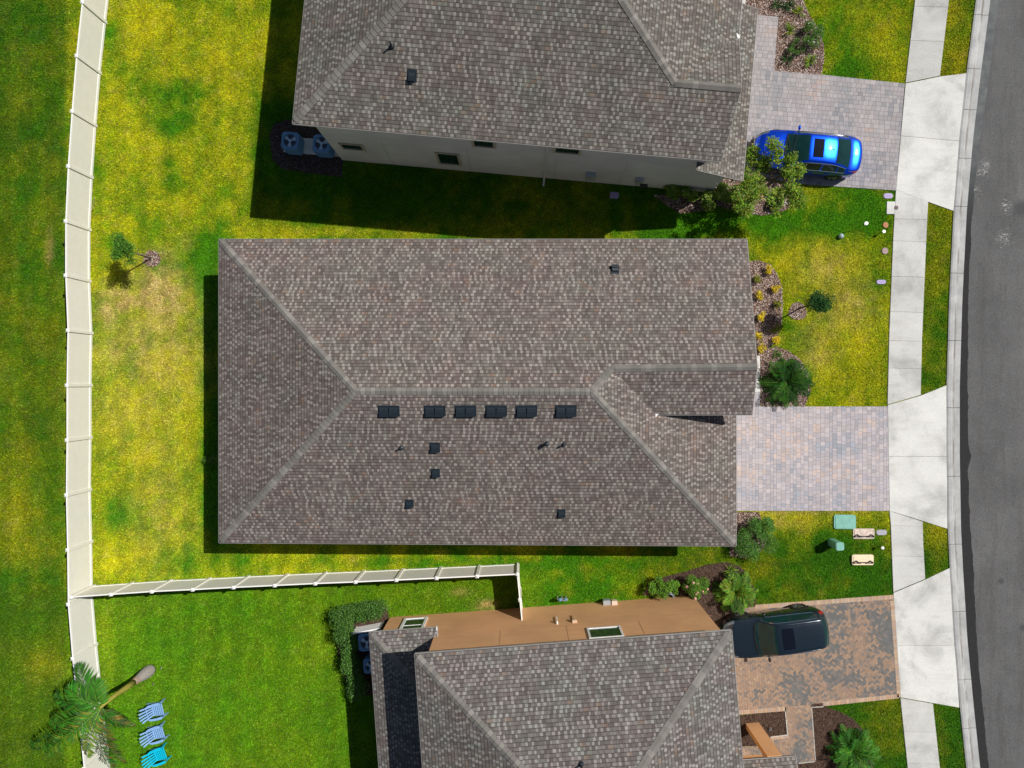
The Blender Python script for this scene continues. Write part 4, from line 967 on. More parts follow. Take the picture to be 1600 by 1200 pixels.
    # bumper and grille details
    gb = MB(); gb.box((L2+.002, 0, .52), (.05, 1.0, .16)); gb.box((L2-.01, 0, .30), (.06, 1.3, .12)); gb.build('grille', M['trim'], root)
    gb = MB(); gb.box((st[0]-.004, 0, .72 if not spec['suv'] else .80), (.02, .34, .13)); gb.build('number_plate', M['white'], root)
    gb = MB(); gb.box((0, 0, .24), (L2*1.85, 1.5, .16)); gb.build('underbody', M['trim'], root)
    return root
sedan = dict(suv=False, x=[-2.40,-2.36,-2.22,-1.95,-1.55,-1.0,-.5,.1,.62,1.05,1.5,1.95,2.22,2.37,2.42],
    w= [.60,.70,.82,.885,.915,.925,.93,.93,.925,.92,.905,.86,.76,.60,.45],
    zt=[.93,1.00,1.045,1.07,1.22,1.40,1.44,1.42,1.22,.96,.90,.82,.74,.64,.58],
    zb=[.80,.88,.95,.965,.955,.94,.93,.91,.89,.87,.84,.78,.70,.60,.54],
    wt=[.50,.60,.70,.72,.64,.60,.595,.60,.66,.74,.72,.66,.56,.42,.32],
    breaks=[1.08, .18, -1.08, -1.80, .06, -.46, 1.95, -2.12], ws=(1.08, .18, -1.08, -1.80), sw=(-1.72, .80), bp=[(-.62, -.52), (-1.35, -1.30)], sun=(-.46, -.0), hl=1.95, tl=-2.12, tlt=(2.1, 3.3), wheels=(1.42, -1.40), wr=.335, gaps=(-1.88, 2.02), long=((1.2, 2.02, 2.5), (-2.3, -1.85, 2.3)))
make_car('parked_car', 'bright blue sedan with sunroof parked on the paver driveway, nose towards the grey house', tuple(P(1260,240,.65)[:2])+(.045,), math.pi-R(5.6), sedan, M['blue'])
suv = dict(suv=True, x=[-2.28,-2.25,-2.10,-1.85,-1.5,-1.0,-.4,.15,.6,1.0,1.5,1.95,2.2,2.32,2.36],
    w= [.72,.80,.88,.92,.935,.94,.945,.945,.94,.935,.925,.88,.80,.66,.5],
    zt=[1.12,1.22,1.42,1.58,1.62,1.65,1.66,1.62,1.38,1.12,1.05,.99,.92,.80,.72],
    zb=[.98,1.06,1.12,1.12,1.10,1.07,1.05,1.03,1.02,1.00,.98,.93,.86,.74,.68],
    wt=[.58,.62,.64,.645,.65,.66,.665,.67,.71,.76,.74,.70,.62,.50,.4],
    breaks=[1.05, .25, -1.90, -2.18, .02, -.52, 2.0, -1.95], ws=(1.05, .25, -1.90, -2.19), sw=(-1.72, .78), bp=[(-.60, -.50)], sun=(-.52, .02), hl=1.98, tl=-1.98, tlt=(2.5, 3.3), wheels=(1.38, -1.32), wr=.37, gaps=(-1.88, 2.04), long=((1.15, 2.04, 2.5), (1.15, 2.0, 1.4)))
make_car('parked_car', 'black sport utility vehicle parked on herringbone pavers, nose under the tan house eave', tuple(P(1212,989,.8)[:2])+(.045,), math.pi+R(7.6), suv, M['black'])

# ------------------------------------------------------------ plants
def leaves(centers, radii, n, size, cols, name, mat, parent, flat=.5, jitter=1.0, base=None):
    """n leaf-sized folded faces spread through the clumps' volume"""
    cs = np.array(centers, float); rs = np.array(radii, float).reshape(len(cs), -1)
    if rs.shape[1] == 1: rs = np.repeat(rs, 3, 1)
    wgt = np.prod(rs, 1)**.7; k = rng.choice(len(cs), n, p=wgt/wgt.sum()); v = rng.normal(0, 1, (n, 3)); v /= np.linalg.norm(v, axis=1)[:, None]
    rad = rng.random(n)**.42; p = cs[k]+v*rs[k]*rad[:, None]; p[:, 2] = np.maximum(p[:, 2], .03)
    L = rng.uniform(size[0], size[1], n); a = rng.uniform(0, 6.283, n); el = rng.normal(0, flat, n); Wd = L*rng.uniform(.32, .5, n)
    d_ = np.stack([np.cos(a)*np.cos(el), np.sin(a)*np.cos(el), np.sin(el)], -1)*L[:, None]; s_ = np.stack([-np.sin(a), np.cos(a), rng.normal(0, .4, n)], -1)*Wd[:, None]*.5
    q_ = np.stack([p, p+d_*.5+s_, p+d_, p+d_*.5-s_], 1)
    c_ = np.array(cols)[rng.integers(0, len(cols), n)]*rng.uniform(.7, 1.35, n)[:, None]; ct = rng.uniform(.8, 1.2, len(cs))[k]; c_ = c_*ct[:, None]
    if base is not None: q_ = q_-np.array(base)
    return numpy_mesh(name, q_, mat, np.clip(c_, 0, .9), parent=parent)
def blades(mb, c, n, L, wd, col, el=(.5, 1.2), curl=.8, seg=4, col2=None, z0=.04):
    """rosette of arching strap leaves"""
    for k in range(n):
        a = random.uniform(0, 6.283); e = random.uniform(*el); l = L*random.uniform(.7, 1.15); p = Vector((c[0], c[1], z0))+Vector((math.cos(a), math.sin(a), 0))*.03
        pts = [p.copy()]; st = l/seg; cc = tuple(x*random.uniform(.7, 1.35) for x in (col if (col2 is None or random.random() < .6) else col2))
        for s in range(seg): p = p+Vector((math.cos(a)*math.cos(e), math.sin(a)*math.cos(e), math.sin(e)))*st; e -= curl/seg; p.z = max(p.z, .03); pts.append(p.copy())
        sd = Vector((-math.sin(a), math.cos(a), 0)); vs = []; fs = []
        for i, q_ in enumerate(pts):
            w_ = wd*(1-abs(2*i/seg-.8)**2*.5) if i < seg else wd*.12; vs += [q_-sd*w_/2, q_+Vector((0,0,-.008)), q_+sd*w_/2]
        for i in range(seg): b = i*3; fs += [(b, b+1, b+4, b+3), (b+1, b+2, b+5, b+4)]
        mb.add(vs, fs, cc)
def frond(mb, p, az, L, el, droop, ll, n, col, col2=None, seg=10, wl=.022, yaw=0, ang=.95, hang=.35):
    """pinnate palm frond: arching midrib with leaflets on both sides"""
    p = Vector(p); pts = [p.copy()]; e = el; a = az; dirs = []
    for s in range(seg):
        d_ = Vector((math.cos(a)*math.cos(e), math.sin(a)*math.cos(e), math.sin(e))); dirs.append(d_); p = p+d_*(L/seg); e -= droop/seg; a += yaw/seg; pts.append(p.copy())
    dirs.append(dirs[-1]); mb.tube(pts, [.028*(1-i/seg*.85) for i in range(seg+1)], 5, col=(col[0]*1.6, col[1]*1.3, col[2]*1.2))
    for k in range(n):
        t = .12+.88*k/n; f = t*seg; i = min(int(f), seg-1); q_ = pts[i].lerp(pts[i+1], f-i); d_ = dirs[i]; sd = d_.cross(Vector((0, 0, 1))); 
        if sd.length < .1: continue
        sd.normalize(); l = ll*(math.sin(math.pi*min(1, t*.86+.12))**.6)*random.uniform(.85, 1.1); an_ = ang-.35*t
        for s in (1, -1):
            dl = (d_*math.cos(an_)+sd*s*math.sin(an_)+Vector((0, 0, random.uniform(-.35, .15)-hang*.4))).normalized(); wv = dl.cross(Vector((0, 0, 1))).normalized()*wl*random.uniform(.8, 1.2)
            m1 = q_+dl*l*.5+Vector((0, 0, .0)); m2 = q_+dl*l+Vector((0, 0, -hang*l*.35)); c_ = tuple(x*random.uniform(.65, 1.4) for x in (col if (col2 is None or random.random() < .7) else col2))
            mb.add([q_, m1+wv, m2, m1-wv], [(0, 1, 2, 3)], c_)
# young oak by the blue car
def tree(name, base, top_px, label, cat, crown, nleaf, size, cols, trunk_r=.06, htot=4.0, mat='leaf', flat=.6, limb=6, barkc=(.14,.10,.075), lean=None, crown_scale=1.0):
    root = thing(name, (base[0], base[1], 0), label, cat); tk = MB(); h0 = crown['z']-crown['rz']*.7
    lx, ly = lean or (0, 0); tip = Vector((lx, ly, crown['z']+crown['rz']*.5)); pts = [Vector((0, 0, -.05)), Vector((lx*.15, ly*.15, h0*.5)), Vector((lx*.5, ly*.5, h0)), tip]
    tk.tube(pts, [trunk_r*1.25, trunk_r, trunk_r*.8, trunk_r*.25], 8, col=barkc); cl = []; rd_ = []
    for k in range(limb):
        a = 6.283*k/limb+random.uniform(-.4, .4); t = random.uniform(.1, .8); b = pts[2].lerp(pts[3], t); r_ = crown['r']*random.uniform(.55, 1.0)
        e = Vector((lx+crown['cx']+r_*math.cos(a), ly+crown['cy']+r_*math.sin(a), crown['z']+crown['rz']*random.uniform(-.35, .8)*(1 if t > .4 else .3)))
        m1 = b.lerp(e, .5)+Vector((0, 0, .12)); tk.tube([b, m1, e], [trunk_r*.45, trunk_r*.3, .008], 6, col=barkc)
        for q_ in (e, m1, m1.lerp(e, .5)+Vector((random.uniform(-.2, .2), random.uniform(-.2, .2), .1))): cl.append(tuple(q_)); rd_.append(crown['cl']*random.uniform(.6, 1.15))
        for s in range(2):
            e2 = e+Vector((random.uniform(-.4, .4), random.uniform(-.4, .4), random.uniform(-.15, .25)))*crown['r']*.6; tk.tube([m1, e2], [.012, .004], 5, col=barkc); cl.append(tuple(e2)); rd_.append(crown['cl']*random.uniform(.4, .8))
    tk.build('trunk', M['bark'], root); leaves(cl, rd_, nleaf, size, cols, 'crown', M[mat], root, flat)
    return root
oakc = [(.11,.23,.012),(.17,.31,.018),(.07,.16,.012),(.27,.38,.022),(.22,.22,.03)]
ob = P(1186,300); tree('oak_tree', ob, None, 'young leafy oak tree overhanging the front of the blue car', 'tree', dict(z=2.6, rz=.95, r=1.6, cx=-.50, cy=-.40, cl=.33), 9000, (.07,.14), oakc, .07, limb=13)
tb = P(236,404); tree('sapling', tb, None, 'small staked sapling with sparse green crown in the back yard', 'tree', dict(z=2.05, rz=.45, r=.60, cx=-.15, cy=-.05, cl=.27), 3000, (.05,.10), [(.07,.20,.015),(.10,.26,.02),(.05,.15,.015)], .03, limb=7, lean=(.0,-.02))
tb2 = P(1250,481); tree('small_tree', tb2, None, 'small dense dark green tree on the front lawn of the middle house', 'tree', dict(z=2.0, rz=.6, r=.36, cx=.05, cy=0, cl=.34), 4200, (.04,.10), [(.018,.075,.016),(.028,.10,.02),(.04,.14,.02)], .035, limb=9, flat=.9)
mb = MB()
for a in (0.4, 2.5, 4.6):
    mb.tube([(tb.x+math.cos(a)*.75, tb.y+math.sin(a)*.75, .02), (tb.x, tb.y, 1.1)], .006, 5, col=(.3,.27,.22))
mb.tube([(tb.x+.08, tb.y+.05, 0), (tb.x-.02, tb.y+.0, 1.5)], .02, 6, col=(.3,.25,.18)); o = mb.build('tree_stakes', M['bark']); tag(o, 'guy wires and stake holding up the back yard sapling', 'stakes')
mb = MB()
for a in (1.0, 2.2, 4.0): mb.tube([(tb2.x+math.cos(a)*1.0, tb2.y+math.sin(a)*1.0, .02), (tb2.x, tb2.y, 1.2)], .006, 5, col=(.15,.12,.1))
o = mb.build('tree_stakes', M['bark']); tag(o, 'guy wires holding the small dark tree on the front lawn', 'stakes')
# leaning palm in the back corner
pb = P(236,1046); root = thing('palm_tree', (pb.x, pb.y, 0), 'bottle trunked palm leaning its feathery crown over the back fence', 'tree')
tk = MB(); hs = [0,.15,.4,.7,1.0,1.3,1.45]; rs_ = [.24,.265,.27,.24,.19,.14,.125]
tk.tube([(-.02*h_, 0, h_) for h_ in hs], rs_, 20, col=(.33,.30,.28)); tk.build('trunk', M['bark'], root, smooth=True)
tk = MB()
for h_ in (1.2, 1.3, 1.38, 1.46): r_ = float(np.interp(h_, hs, rs_)); tk.tube([(r_*1.01*math.cos(t)-.02*h_, r_*1.01*math.sin(t), h_) for t in np.linspace(0, 6.283, 21)], .015, 6, col=(.28,.16,.08))
tk.build('trunk_ring', M['bark'], root)
tk = MB(); tk.tube([(-.03,0,1.45), (-.05,-.01,2.0), (-.1,0,2.7), (-.13,-.06,3.8)], [.14,.12,.09,.05], 14, col=(.30,.27,.05)); tk.build('crownshaft', M['bark'], root, smooth=True)
g1, g2, yb = (.03,.13,.012), (.065,.21,.015), (.24,.17,.03)
top = (-.13, -.06, 3.7)
def angpx(x, y, z=3.4): q_ = P(x, y, z)-Vector((pb.x, pb.y, 0)); return math.atan2(q_.y-top[1], q_.x-top[0]), math.hypot(q_.x-top[0], q_.y-top[1])
for (x, y, z, el, dr_, ll, c1, c2) in ((128,1052,4.0,.55,.8,.75,g1,g2), (98,1088,3.8,.5,1.0,.75,g1,g2), (95,1120,3.5,.5,1.1,.72,g2,g1), (92,1160,3.0,.45,1.2,.72,g2,(.16,.26,.03)), (62,1172,2.6,.25,1.2,.72,g1,(.05,.12,.02)), (176,1195,2.4,.1,1.0,.62,(.05,.12,.02),(.16,.13,.03)),
                                       (200,1120,2.8,.35,1.4,.5,g1,(.09,.1,.02)), (150,1068,4.1,.9,1.2,.6,g2,g1), (217,1120,2.5,.2,1.2,.38,(.05,.1,.02),yb), (155,1160,3.0,.6,1.4,.6,(.13,.25,.03),(.26,.32,.04)), (130,1140,3.4,.8,1.3,.68,(.08,.24,.03),(.2,.28,.03)), (192,1180,2.3,.0,.9,.5,(.07,.10,.02),(.12,.10,.02)), (118,1075,4.0,.8,1.0,.7,g2,g1)):
    a, r_ = angpx(x, y, z); mb = MB(); frond(mb, top, a, r_*1.22+.1, el, dr_, ll, 36, c1, c2, yaw=random.uniform(-.25, .25), wl=.031, hang=.5); mb.build('frond', M['frond'], root)
mb = MB(); mb.tube([P(251,1044,0), P(252,1044,.25)], .035, 8); mb.tube([P(240,1069,0), P(239.5,1069.5,.25)], .035, 8); o = mb.build('garden_spotlight', M['trim']); tag(o, 'pair of small garden spotlights at the foot of the palm', 'garden light')

# feathery rosettes
def rosette(x, y, label, n, L, ll, cols, name='palm_shrub', z0=.2, el=(.15, 1.35), nl=22, wl=.02, droop=1.3, group=None):
    p = P(x, y); root = thing(name, (p.x, p.y, 0), label, 'plant', group=group)
    mb = MB(); mb.tube([(0, 0, 0), (0, 0, z0+.1)], [.10, .07], 8, col=(.12,.08,.05)); mb.build('stem', M['bark'], root)
    mb = MB()
    for k in range(n):
        a = 6.283*k/n*2.4+random.uniform(-.2, .2); e = random.uniform(*el); frond(mb, (0, 0, z0), a, L*random.uniform(.8, 1.1), e, droop, ll, nl, random.choice(cols), random.choice(cols), seg=7, wl=wl, hang=.2)
    mb.build('fronds', M['frond'], root); return root
rosette(1225,597, 'large dark green feathery palm shrub at the corner of the middle house driveway', 44, 1.3, .36, [(.028,.095,.010),(.045,.135,.012),(.016,.065,.010)], nl=30, wl=.014)
rosette(1145,922, 'big bright green feathery palm shrub between the tan wall and the black car', 32, 1.15, .34, [(.08,.18,.015),(.17,.29,.02),(.04,.11,.012)], wl=.022)
rosette(1327,1168, 'soft green feathery palm shrub in the rounded bed by the herringbone path', 40, 1.3, .36, [(.05,.19,.018),(.08,.25,.02),(.03,.12,.015)], nl=28, wl=.014)
def strap(x, y, label, n, L, col, col2, name='strap_leaf_plant', wd=.03, group=None, el=(.5, 1.3), curl=1.1):
    p = P(x, y); root = thing(name, (p.x, p.y, 0), label, 'plant', group=group); mb = MB(); blades(mb, (0, 0), n, L, wd, col, el, curl, col2=col2)
    mb.build('leaves', M['gloss_leaf'], root)
    mb = MB(); mb.tube([(0, 0, 0), (0, 0, .07)], [.05, .03], 8, col=(.10,.08,.04)); mb.build('crown_base', M['bark'], root); return root
# golden crotons along the front of the middle house
gold = [(.62,.42,.01),(.75,.52,.015),(.45,.36,.01),(.3,.28,.01)]
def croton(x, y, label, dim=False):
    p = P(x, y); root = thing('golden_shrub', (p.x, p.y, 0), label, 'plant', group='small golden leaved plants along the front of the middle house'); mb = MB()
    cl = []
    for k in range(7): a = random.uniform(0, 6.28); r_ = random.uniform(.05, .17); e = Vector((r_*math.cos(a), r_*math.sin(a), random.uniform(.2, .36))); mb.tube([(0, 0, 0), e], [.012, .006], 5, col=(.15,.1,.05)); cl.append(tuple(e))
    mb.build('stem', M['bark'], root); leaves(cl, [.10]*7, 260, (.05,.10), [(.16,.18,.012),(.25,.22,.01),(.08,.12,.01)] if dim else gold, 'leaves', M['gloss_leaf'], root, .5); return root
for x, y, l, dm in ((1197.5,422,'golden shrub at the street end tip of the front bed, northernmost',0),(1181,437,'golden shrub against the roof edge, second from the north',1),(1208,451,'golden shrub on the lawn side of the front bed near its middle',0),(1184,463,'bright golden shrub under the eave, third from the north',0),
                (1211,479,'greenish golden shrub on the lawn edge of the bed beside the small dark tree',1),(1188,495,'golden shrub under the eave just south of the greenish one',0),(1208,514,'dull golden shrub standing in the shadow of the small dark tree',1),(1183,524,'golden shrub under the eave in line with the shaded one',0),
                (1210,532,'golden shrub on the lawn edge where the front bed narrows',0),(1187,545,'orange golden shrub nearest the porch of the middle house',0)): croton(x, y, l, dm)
strap(1211,553, 'small green strap leaf plant just north of the large dark palm shrub', 26, .34, (.10,.22,.02), (.05,.13,.02))
for x, y, l in ((1247,21,'green strap leaf plant near the lawn edge, northernmost in the chip bed'),(1232,50,'yellow green strap leaf plant beside the paver path in the chip bed'),(1229,95,'dark green strap leaf plant at the driveway end of the chip bed'),(1264,98,'yellow green strap leaf plant by the driveway corner of the chip bed'),(1231,10,'dark strap leaf plant at the photo top edge in the chip bed'),(1214,8,'dark strap leaf plant nearest the grey house at the photo top edge')):
    dkc = 'dark' in l; strap(x, y, l, 34, .42, (.03,.10,.02) if dkc else (.12,.24,.02), (.02,.07,.015) if dkc else (.26,.32,.03), group='strap leaf plants in the chip bed by the grey house')
strap(1139,890, 'small yellow green strap leaf plant in the dark mulch near the lawn tip', 34, .42, (.12,.24,.02), (.24,.30,.03)); strap(1163,903, 'small yellow green strap leaf plant beside the big bright palm shrub', 30, .40, (.16,.24,.02), (.28,.30,.03))
def shrub(x, y, label, r_, h_, n, cols, size=(.04,.08), flowers=None, name='shrub', mat='gloss_leaf', group=None, clumps=9):
    p = P(x, y); root = thing(name, (p.x, p.y, 0), label, 'shrub', group=group); mb = MB(); cl = []; rd_ = []
    for k in range(clumps):
        a = random.uniform(0, 6.28); q_ = r_*math.sqrt(random.random())*.8; e = Vector((q_*math.cos(a), q_*math.sin(a), h_*random.uniform(.45, .95))); mb.tube([(0, 0, 0), e*.5+Vector((0, 0, h_*.12)), e], [.02, .014, .006], 5, col=(.13,.09,.06)); cl.append(tuple(e)); rd_.append(r_*random.uniform(.28, .48))
    mb.build('stem', M['bark'], root); leaves(cl, rd_, int(n*1.5), size, cols, 'leaves', M[mat], root, .6)
    if flowers:
        for k in range(flowers[1]):
            mb = MB(); c__ = random.choice(cl); a = random.uniform(0, 6.28); mb.sphere((c__[0]+.12*math.cos(a), c__[1]+.12*math.sin(a), c__[2]+rd_[0]*.8), flowers[2]*random.uniform(.6, 1.1), n=7, m=5, col=flowers[0], sc=(1, 1, .6))
            mb.build('flower', M['leaf'], root)
    return root
lg = [(.10,.24,.015),(.16,.33,.02),(.05,.13,.012)]; dg = [(.06,.15,.014),(.09,.20,.018),(.035,.10,.012)]
shrub(1028,914, 'rounded bright green shrub at the left end of the dark bed by the tan wall', .52, .8, 2200, lg)
shrub(1048,911, 'narrow green shrub between the rounded one and the pink flowering one', .36, .7, 1200, lg)
shrub(1081,913, 'green shrub with pink flowers beside the tan wall', .66, .85, 3200, lg, flowers=((.75,.38,.36), 9, .07))
shrub(1264,62, 'dark green shrub with white flowers in the chip bed by the grey house', .62, .7, 1900, dg, flowers=((.8,.8,.75), 12, .03))
shrub(1240,78, 'low dark shrub beside the white flowering one in the chip bed', .42, .4, 700, dg)
shrub(1172,838, 'loose dark green shrub at the corner of the middle house by its driveway', .95, .9, 4200, [(.06,.17,.018),(.10,.26,.025),(.03,.10,.012)])
shrub(1186,822, 'leafy green shrub next to the driveway of the middle house', .60, .8, 2000, [(.06,.18,.02),(.09,.23,.025)])
for x, y, r_, l in ((1130,307,.62,'leafy shrub by the bare wall end of the grey house'),(1152,317,.55,'leafy shrub left of the oak trunk'),(1100,318,.45,'leafy shrub in the shade line of the grey house'),(1070,305,.5,'dark shaded shrub against the grey wall'),(1046,303,.40,'leftmost dark shaded shrub against the grey wall'),(1210,313,.42,'shrub with white flecks at the lawn end of the oak bed'),(1165,294,.40,'shrub at the corner of the grey driveway')):
    shrub(x, y, l, r_, .75, 1300, [(.12,.24,.016),(.20,.34,.025),(.07,.15,.012),(.30,.34,.06)], size=(.07,.14), flowers=((.75,.72,.62), 7, .028), group='shrubs in the oak bed beside the grey house')
mb = MB(); p = P(1187,303); mb.tube([(p.x, p.y, 0), (p.x, p.y, .22), (p.x, p.y, .26)], [.16, .22, .22], 18); o = mb.build('plant_pot', colm('terracotta', (.5,.26,.17), .7)); tag(o, 'round terracotta pot under the young oak', 'pot')
mb = MB(); p = P(1226,313); mb.tube([(p.x+.2*math.cos(t), p.y+.15*math.sin(t), .12) for t in np.linspace(2.6, 6.4, 14)], .015, 6); o = mb.build('garden_hose', M['white']); tag(o, 'short curl of white hose at the lawn end of the oak bed', 'hose')
# hedge round the air conditioners of the tan house
hp = P(535,965); hedge = thing('hedge', (hp.x, hp.y, 0), 'clipped glossy green hedge wrapping the air conditioners behind the tan house', 'hedge'); cl = []; rd_ = []; mb = MB()
for (xa, ya), (xb, yb), m_ in (((537,951),(600,944),16), ((541,960),(566,1072),24)):
    for k in range(m_):
        t = k/(m_-1); q_ = P(xa+(xb-xa)*t, ya+(yb-ya)*t)-hp
        for s in range(2):
            e = (q_.x+random.uniform(-.22, .22), q_.y+random.uniform(-.22, .22), random.uniform(.45, .95)); cl.append(e); rd_.append((.36,.36,.28)); mb.tube([(q_.x, q_.y, 0), e], [.015, .006], 5, col=(.1,.07,.05))
mb.build('stem', M['bark'], hedge); leaves(cl, rd_, 23000, (.05,.085), [(.05,.14,.015),(.08,.20,.02),(.03,.09,.012),(.13,.28,.05)], 'leaves', M['gloss_leaf'], hedge, .6)
shrub(1298,1145, 'tiny dark bedding plant near the middle of the rounded mulch bed', .12, .2, 120, dg, clumps=4); shrub(1320,1145, 'tiny pale bedding plant just left of the feathery palm shrub', .1, .2, 90, [(.2,.22,.2),(.1,.15,.1)], clumps=3)
shrub(1203,1139, 'tiny grey bedding plant in the square bed by the tan porch', .1, .15, 80, [(.2,.2,.2),(.3,.3,.3)], clumps=3)
for px_, py_, l in ((334,715,'faint low shrub in the shade under the rear eave of the middle house'),): shrub(px_, py_, l, .35, .5, 350, dg)

# ------------------------------------------------------------ air conditioners
def condenser(x, y, label, rz, parent_group, s=.78, h=.82, z0=.1, roundc=True):
    p = P(x, y, z0+h); root = thing('air_conditioner', (p.x, p.y, z0), label, 'air conditioner', rz, parent_group); mb = MB(); n = 6; pl = []
    for cx, cy, a0 in ((1,1,0),(-1,1,90),(-1,-1,180),(1,-1,270)):
        for k in range(n+1): a = R(a0+90*k/n); pl.append((cx*(s/2-.12)+.12*math.cos(a), cy*(s/2-.12)+.12*math.sin(a)))
    mb.prism(pl, 0, h-.05); 
    for k in range(12): z = .08+k*.055; mb.prism([(q[0]*1.012, q[1]*1.012) for q in pl], z, z+.02)
    mb.build('cabinet', M['ac'], root)
    mb = MB(); N = 28; hole = [(s*.37*math.cos(6.2832*k/N), s*.37*math.sin(6.2832*k/N)) for k in range(N)]; outer = []
    for k in range(N):
        a = 6.2832*k/N; t = min(pl, key=lambda q: abs((math.atan2(q[1], q[0])-a+math.pi) % 6.2832-math.pi)); d_ = min(s/2/max(abs(math.cos(a)), 1e-6), s/2/max(abs(math.sin(a)), 1e-6), s*.62); outer.append((d_*math.cos(a), d_*math.sin(a)))
    vs = [(a, b, h) for a, b in outer]+[(a, b, h) for a, b in hole]+[(a, b, h-.05) for a, b in outer]+[(a, b, h-.045) for a, b in hole]; fs = []
    for k in range(N): k2 = (k+1) % N; fs += [(k, k2, N+k2, N+k), (2*N+k, 2*N+k2, k2, k), (N+k, N+k2, 3*N+k2, 3*N+k)]
    mb.add(vs, fs); mb.build('top_cover', M['ac'], root)
    mb = MB(); mb.disc((0, 0), s*.368, h-.049, h-.046, 28); mb.build('fan_well', M['acdark'], root)
    mb = MB()
    for k in range(3):
        a = 6.2832*k/3+.5; vs = [(.05*math.cos(a-.4), .05*math.sin(a-.4), h-.035), (.27*math.cos(a-.42), .27*math.sin(a-.42), h-.04), (.29*math.cos(a), .29*math.sin(a), h-.02), (.27*math.cos(a+.35), .27*math.sin(a+.35), h-.008), (.05*math.cos(a+.4), .05*math.sin(a+.4), h-.015)]; mb.add(vs, [(0, 1, 2, 3, 4)])
    mb.disc((0, 0), .07, h-.04, h-.004, 14); mb.build('fan', simple('fan blades', (.5,.62,.72), .35), root)
    mb = MB()
    for r_ in (.1, .17, .24, .3): mb.tube([(r_*math.cos(t), r_*math.sin(t), h+.004) for t in np.linspace(0, 6.2832, 25)], .003, 4)
    for k in range(6): a = 6.2832*k/6; mb.tube([(.06*math.cos(a), .06*math.sin(a), h+.008), (s*.37*math.cos(a), s*.37*math.sin(a), h+.004)], .003, 4)
    mb.build('guard', M['ac'], root); return root
condenser(453,219.5, 'blue grey air conditioner at the open end of the pad behind the grey house', AN, 'air conditioners behind the houses')
condenser(502,224, 'air conditioner partly under the eave of the grey house', AN, 'air conditioners behind the houses')
condenser(573,1004, 'air conditioner nearest the white louvre screen behind the tan house', AS, 'air conditioners behind the houses')
condenser(579,1041, 'air conditioner furthest from the louvre screen behind the tan house', AS, 'air conditioners behind the houses', .66)
mb = MB(); mb.prism(rays([(444,215),(548,221),(548,247),(444,238)]), -.02, .10); o = mb.build('equipment_pad', M['concrete']); tag(o, 'concrete pad carrying the air conditioners of the grey house', 'concrete pad')
mb = MB(); mb.prism(rays([(577,985),(622,982),(624,1050),(580,1050)]), -.02, .10); o = mb.build('equipment_pad', M['concrete']); tag(o, 'concrete pad carrying the air conditioners of the tan house', 'concrete pad')
lp0, lp1 = P(558,979,0)+Vector((0,0,.95)), P(600,971,0)+Vector((0,0,.95)); root = thing('louvre_screen', ((lp0.x+lp1.x)/2, (lp0.y+lp1.y)/2, 0), 'white slatted louvre screen between the hedge and the air conditioners', 'screen'); mb = MB(); dl = lp1-lp0; rz = math.atan2(dl.y, dl.x); cc = (lp0+lp1)/2
for k in range(9): mb.box((cc.x, cc.y, .12+.095*k), (dl.length-.06, .02, .07), rz=rz)
mb.build('slats', M['wframe'], root, world=True); mb = MB(); mb.box((cc.x, cc.y, .95), (dl.length+.06, .07, .05), rz=rz)
for q_ in (lp0, lp1): mb.box((q_.x, q_.y, .46), (.06, .06, .93), rz=rz)
mb.build('frame', M['wframe'], root, world=True)

# ------------------------------------------------------------ garden chairs
def chair(name, loc, rz, label, mat):
    root = thing(name, loc, label, 'garden chair', rz, 'plastic garden chairs in the back yard'); mb = MB()       # faces +x
    for k in range(6):                                         # seat slats across
        t = k/5; x = .30-.50*t; z = .36-.12*t; mb.box((x, 0, z), (.058, .50, .02))
    mb.build('seat', mat, root); mb = MB()
    for k in range(5):                                         # fan of back slats
        f = (k-2)/2; y0 = f*.19; y1 = f*.285; hh = .90-.13*f*f; wv = .031; p0_ = Vector((-.18, y0, .22)); p1_ = Vector((-.50+.02*f*f, y1, hh))
        mb.add([(p0_.x, y0-wv, p0_.z), (p0_.x, y0+wv, p0_.z), (p1_.x, y1+wv*1.15, p1_.z), (p1_.x, y1-wv*1.15, p1_.z), (p0_.x-.02, y0-wv, p0_.z), (p0_.x-.02, y0+wv, p0_.z), (p1_.x-.02, y1+wv*1.15, p1_.z), (p1_.x-.02, y1-wv*1.15, p1_.z)],
               [(0,1,2,3),(7,6,5,4),(0,4,5,1),(1,5,6,2),(2,6,7,3),(3,7,4,0)])
    mb.box((-.37, 0, .48), (.02, .48, .04)); mb.build('backrest', mat, root)
    for s in (1, -1):
        mb = MB(); pl = [(.30, .27), (.34, .32), (.30, .38), (.1, .39), (-.18, .37), (-.32, .31), (-.30, .26), (-.1, .28), (.1, .28)]; mb.prism([(a, b*s) for a, b in pl], .555, .58); mb.build('armrest', mat, root)
        mb = MB(); mb.box((.30, s*.33, .28), (.09, .03, .56)); mb.build('leg', mat, root)
        mb = MB(); mb.add([(.36, s*.27, .38), (.36, s*.27, .26), (-.48, s*.27, 0), (-.60, s*.27, 0), (.36, s*.30, .38), (.36, s*.30, .26), (-.48, s*.30, 0), (-.60, s*.30, 0)], [(0,1,2,3),(7,6,5,4),(0,4,5,1),(1,5,6,2),(2,6,7,3),(3,7,4,0)]); mb.build('leg', mat, root)
    return root
pale = colm('pale blue plastic', (.22,.39,.68), .45, .05); cy = colm('cyan plastic', (.0,.46,.66), .45, .05)
chair('garden_chair', tuple(P(244,1110,.35)[:2])+(0,), R(14), 'pale blue plastic slatted garden chair furthest from the bottom of the photo', pale)
chair('garden_chair', tuple(P(245,1146,.35)[:2])+(0,), R(17), 'pale blue plastic slatted garden chair between the other two', pale)
chair('garden_chair', tuple(P(248,1180,.35)[:2])+(0,), R(20), 'bright cyan plastic slatted garden chair', cy)

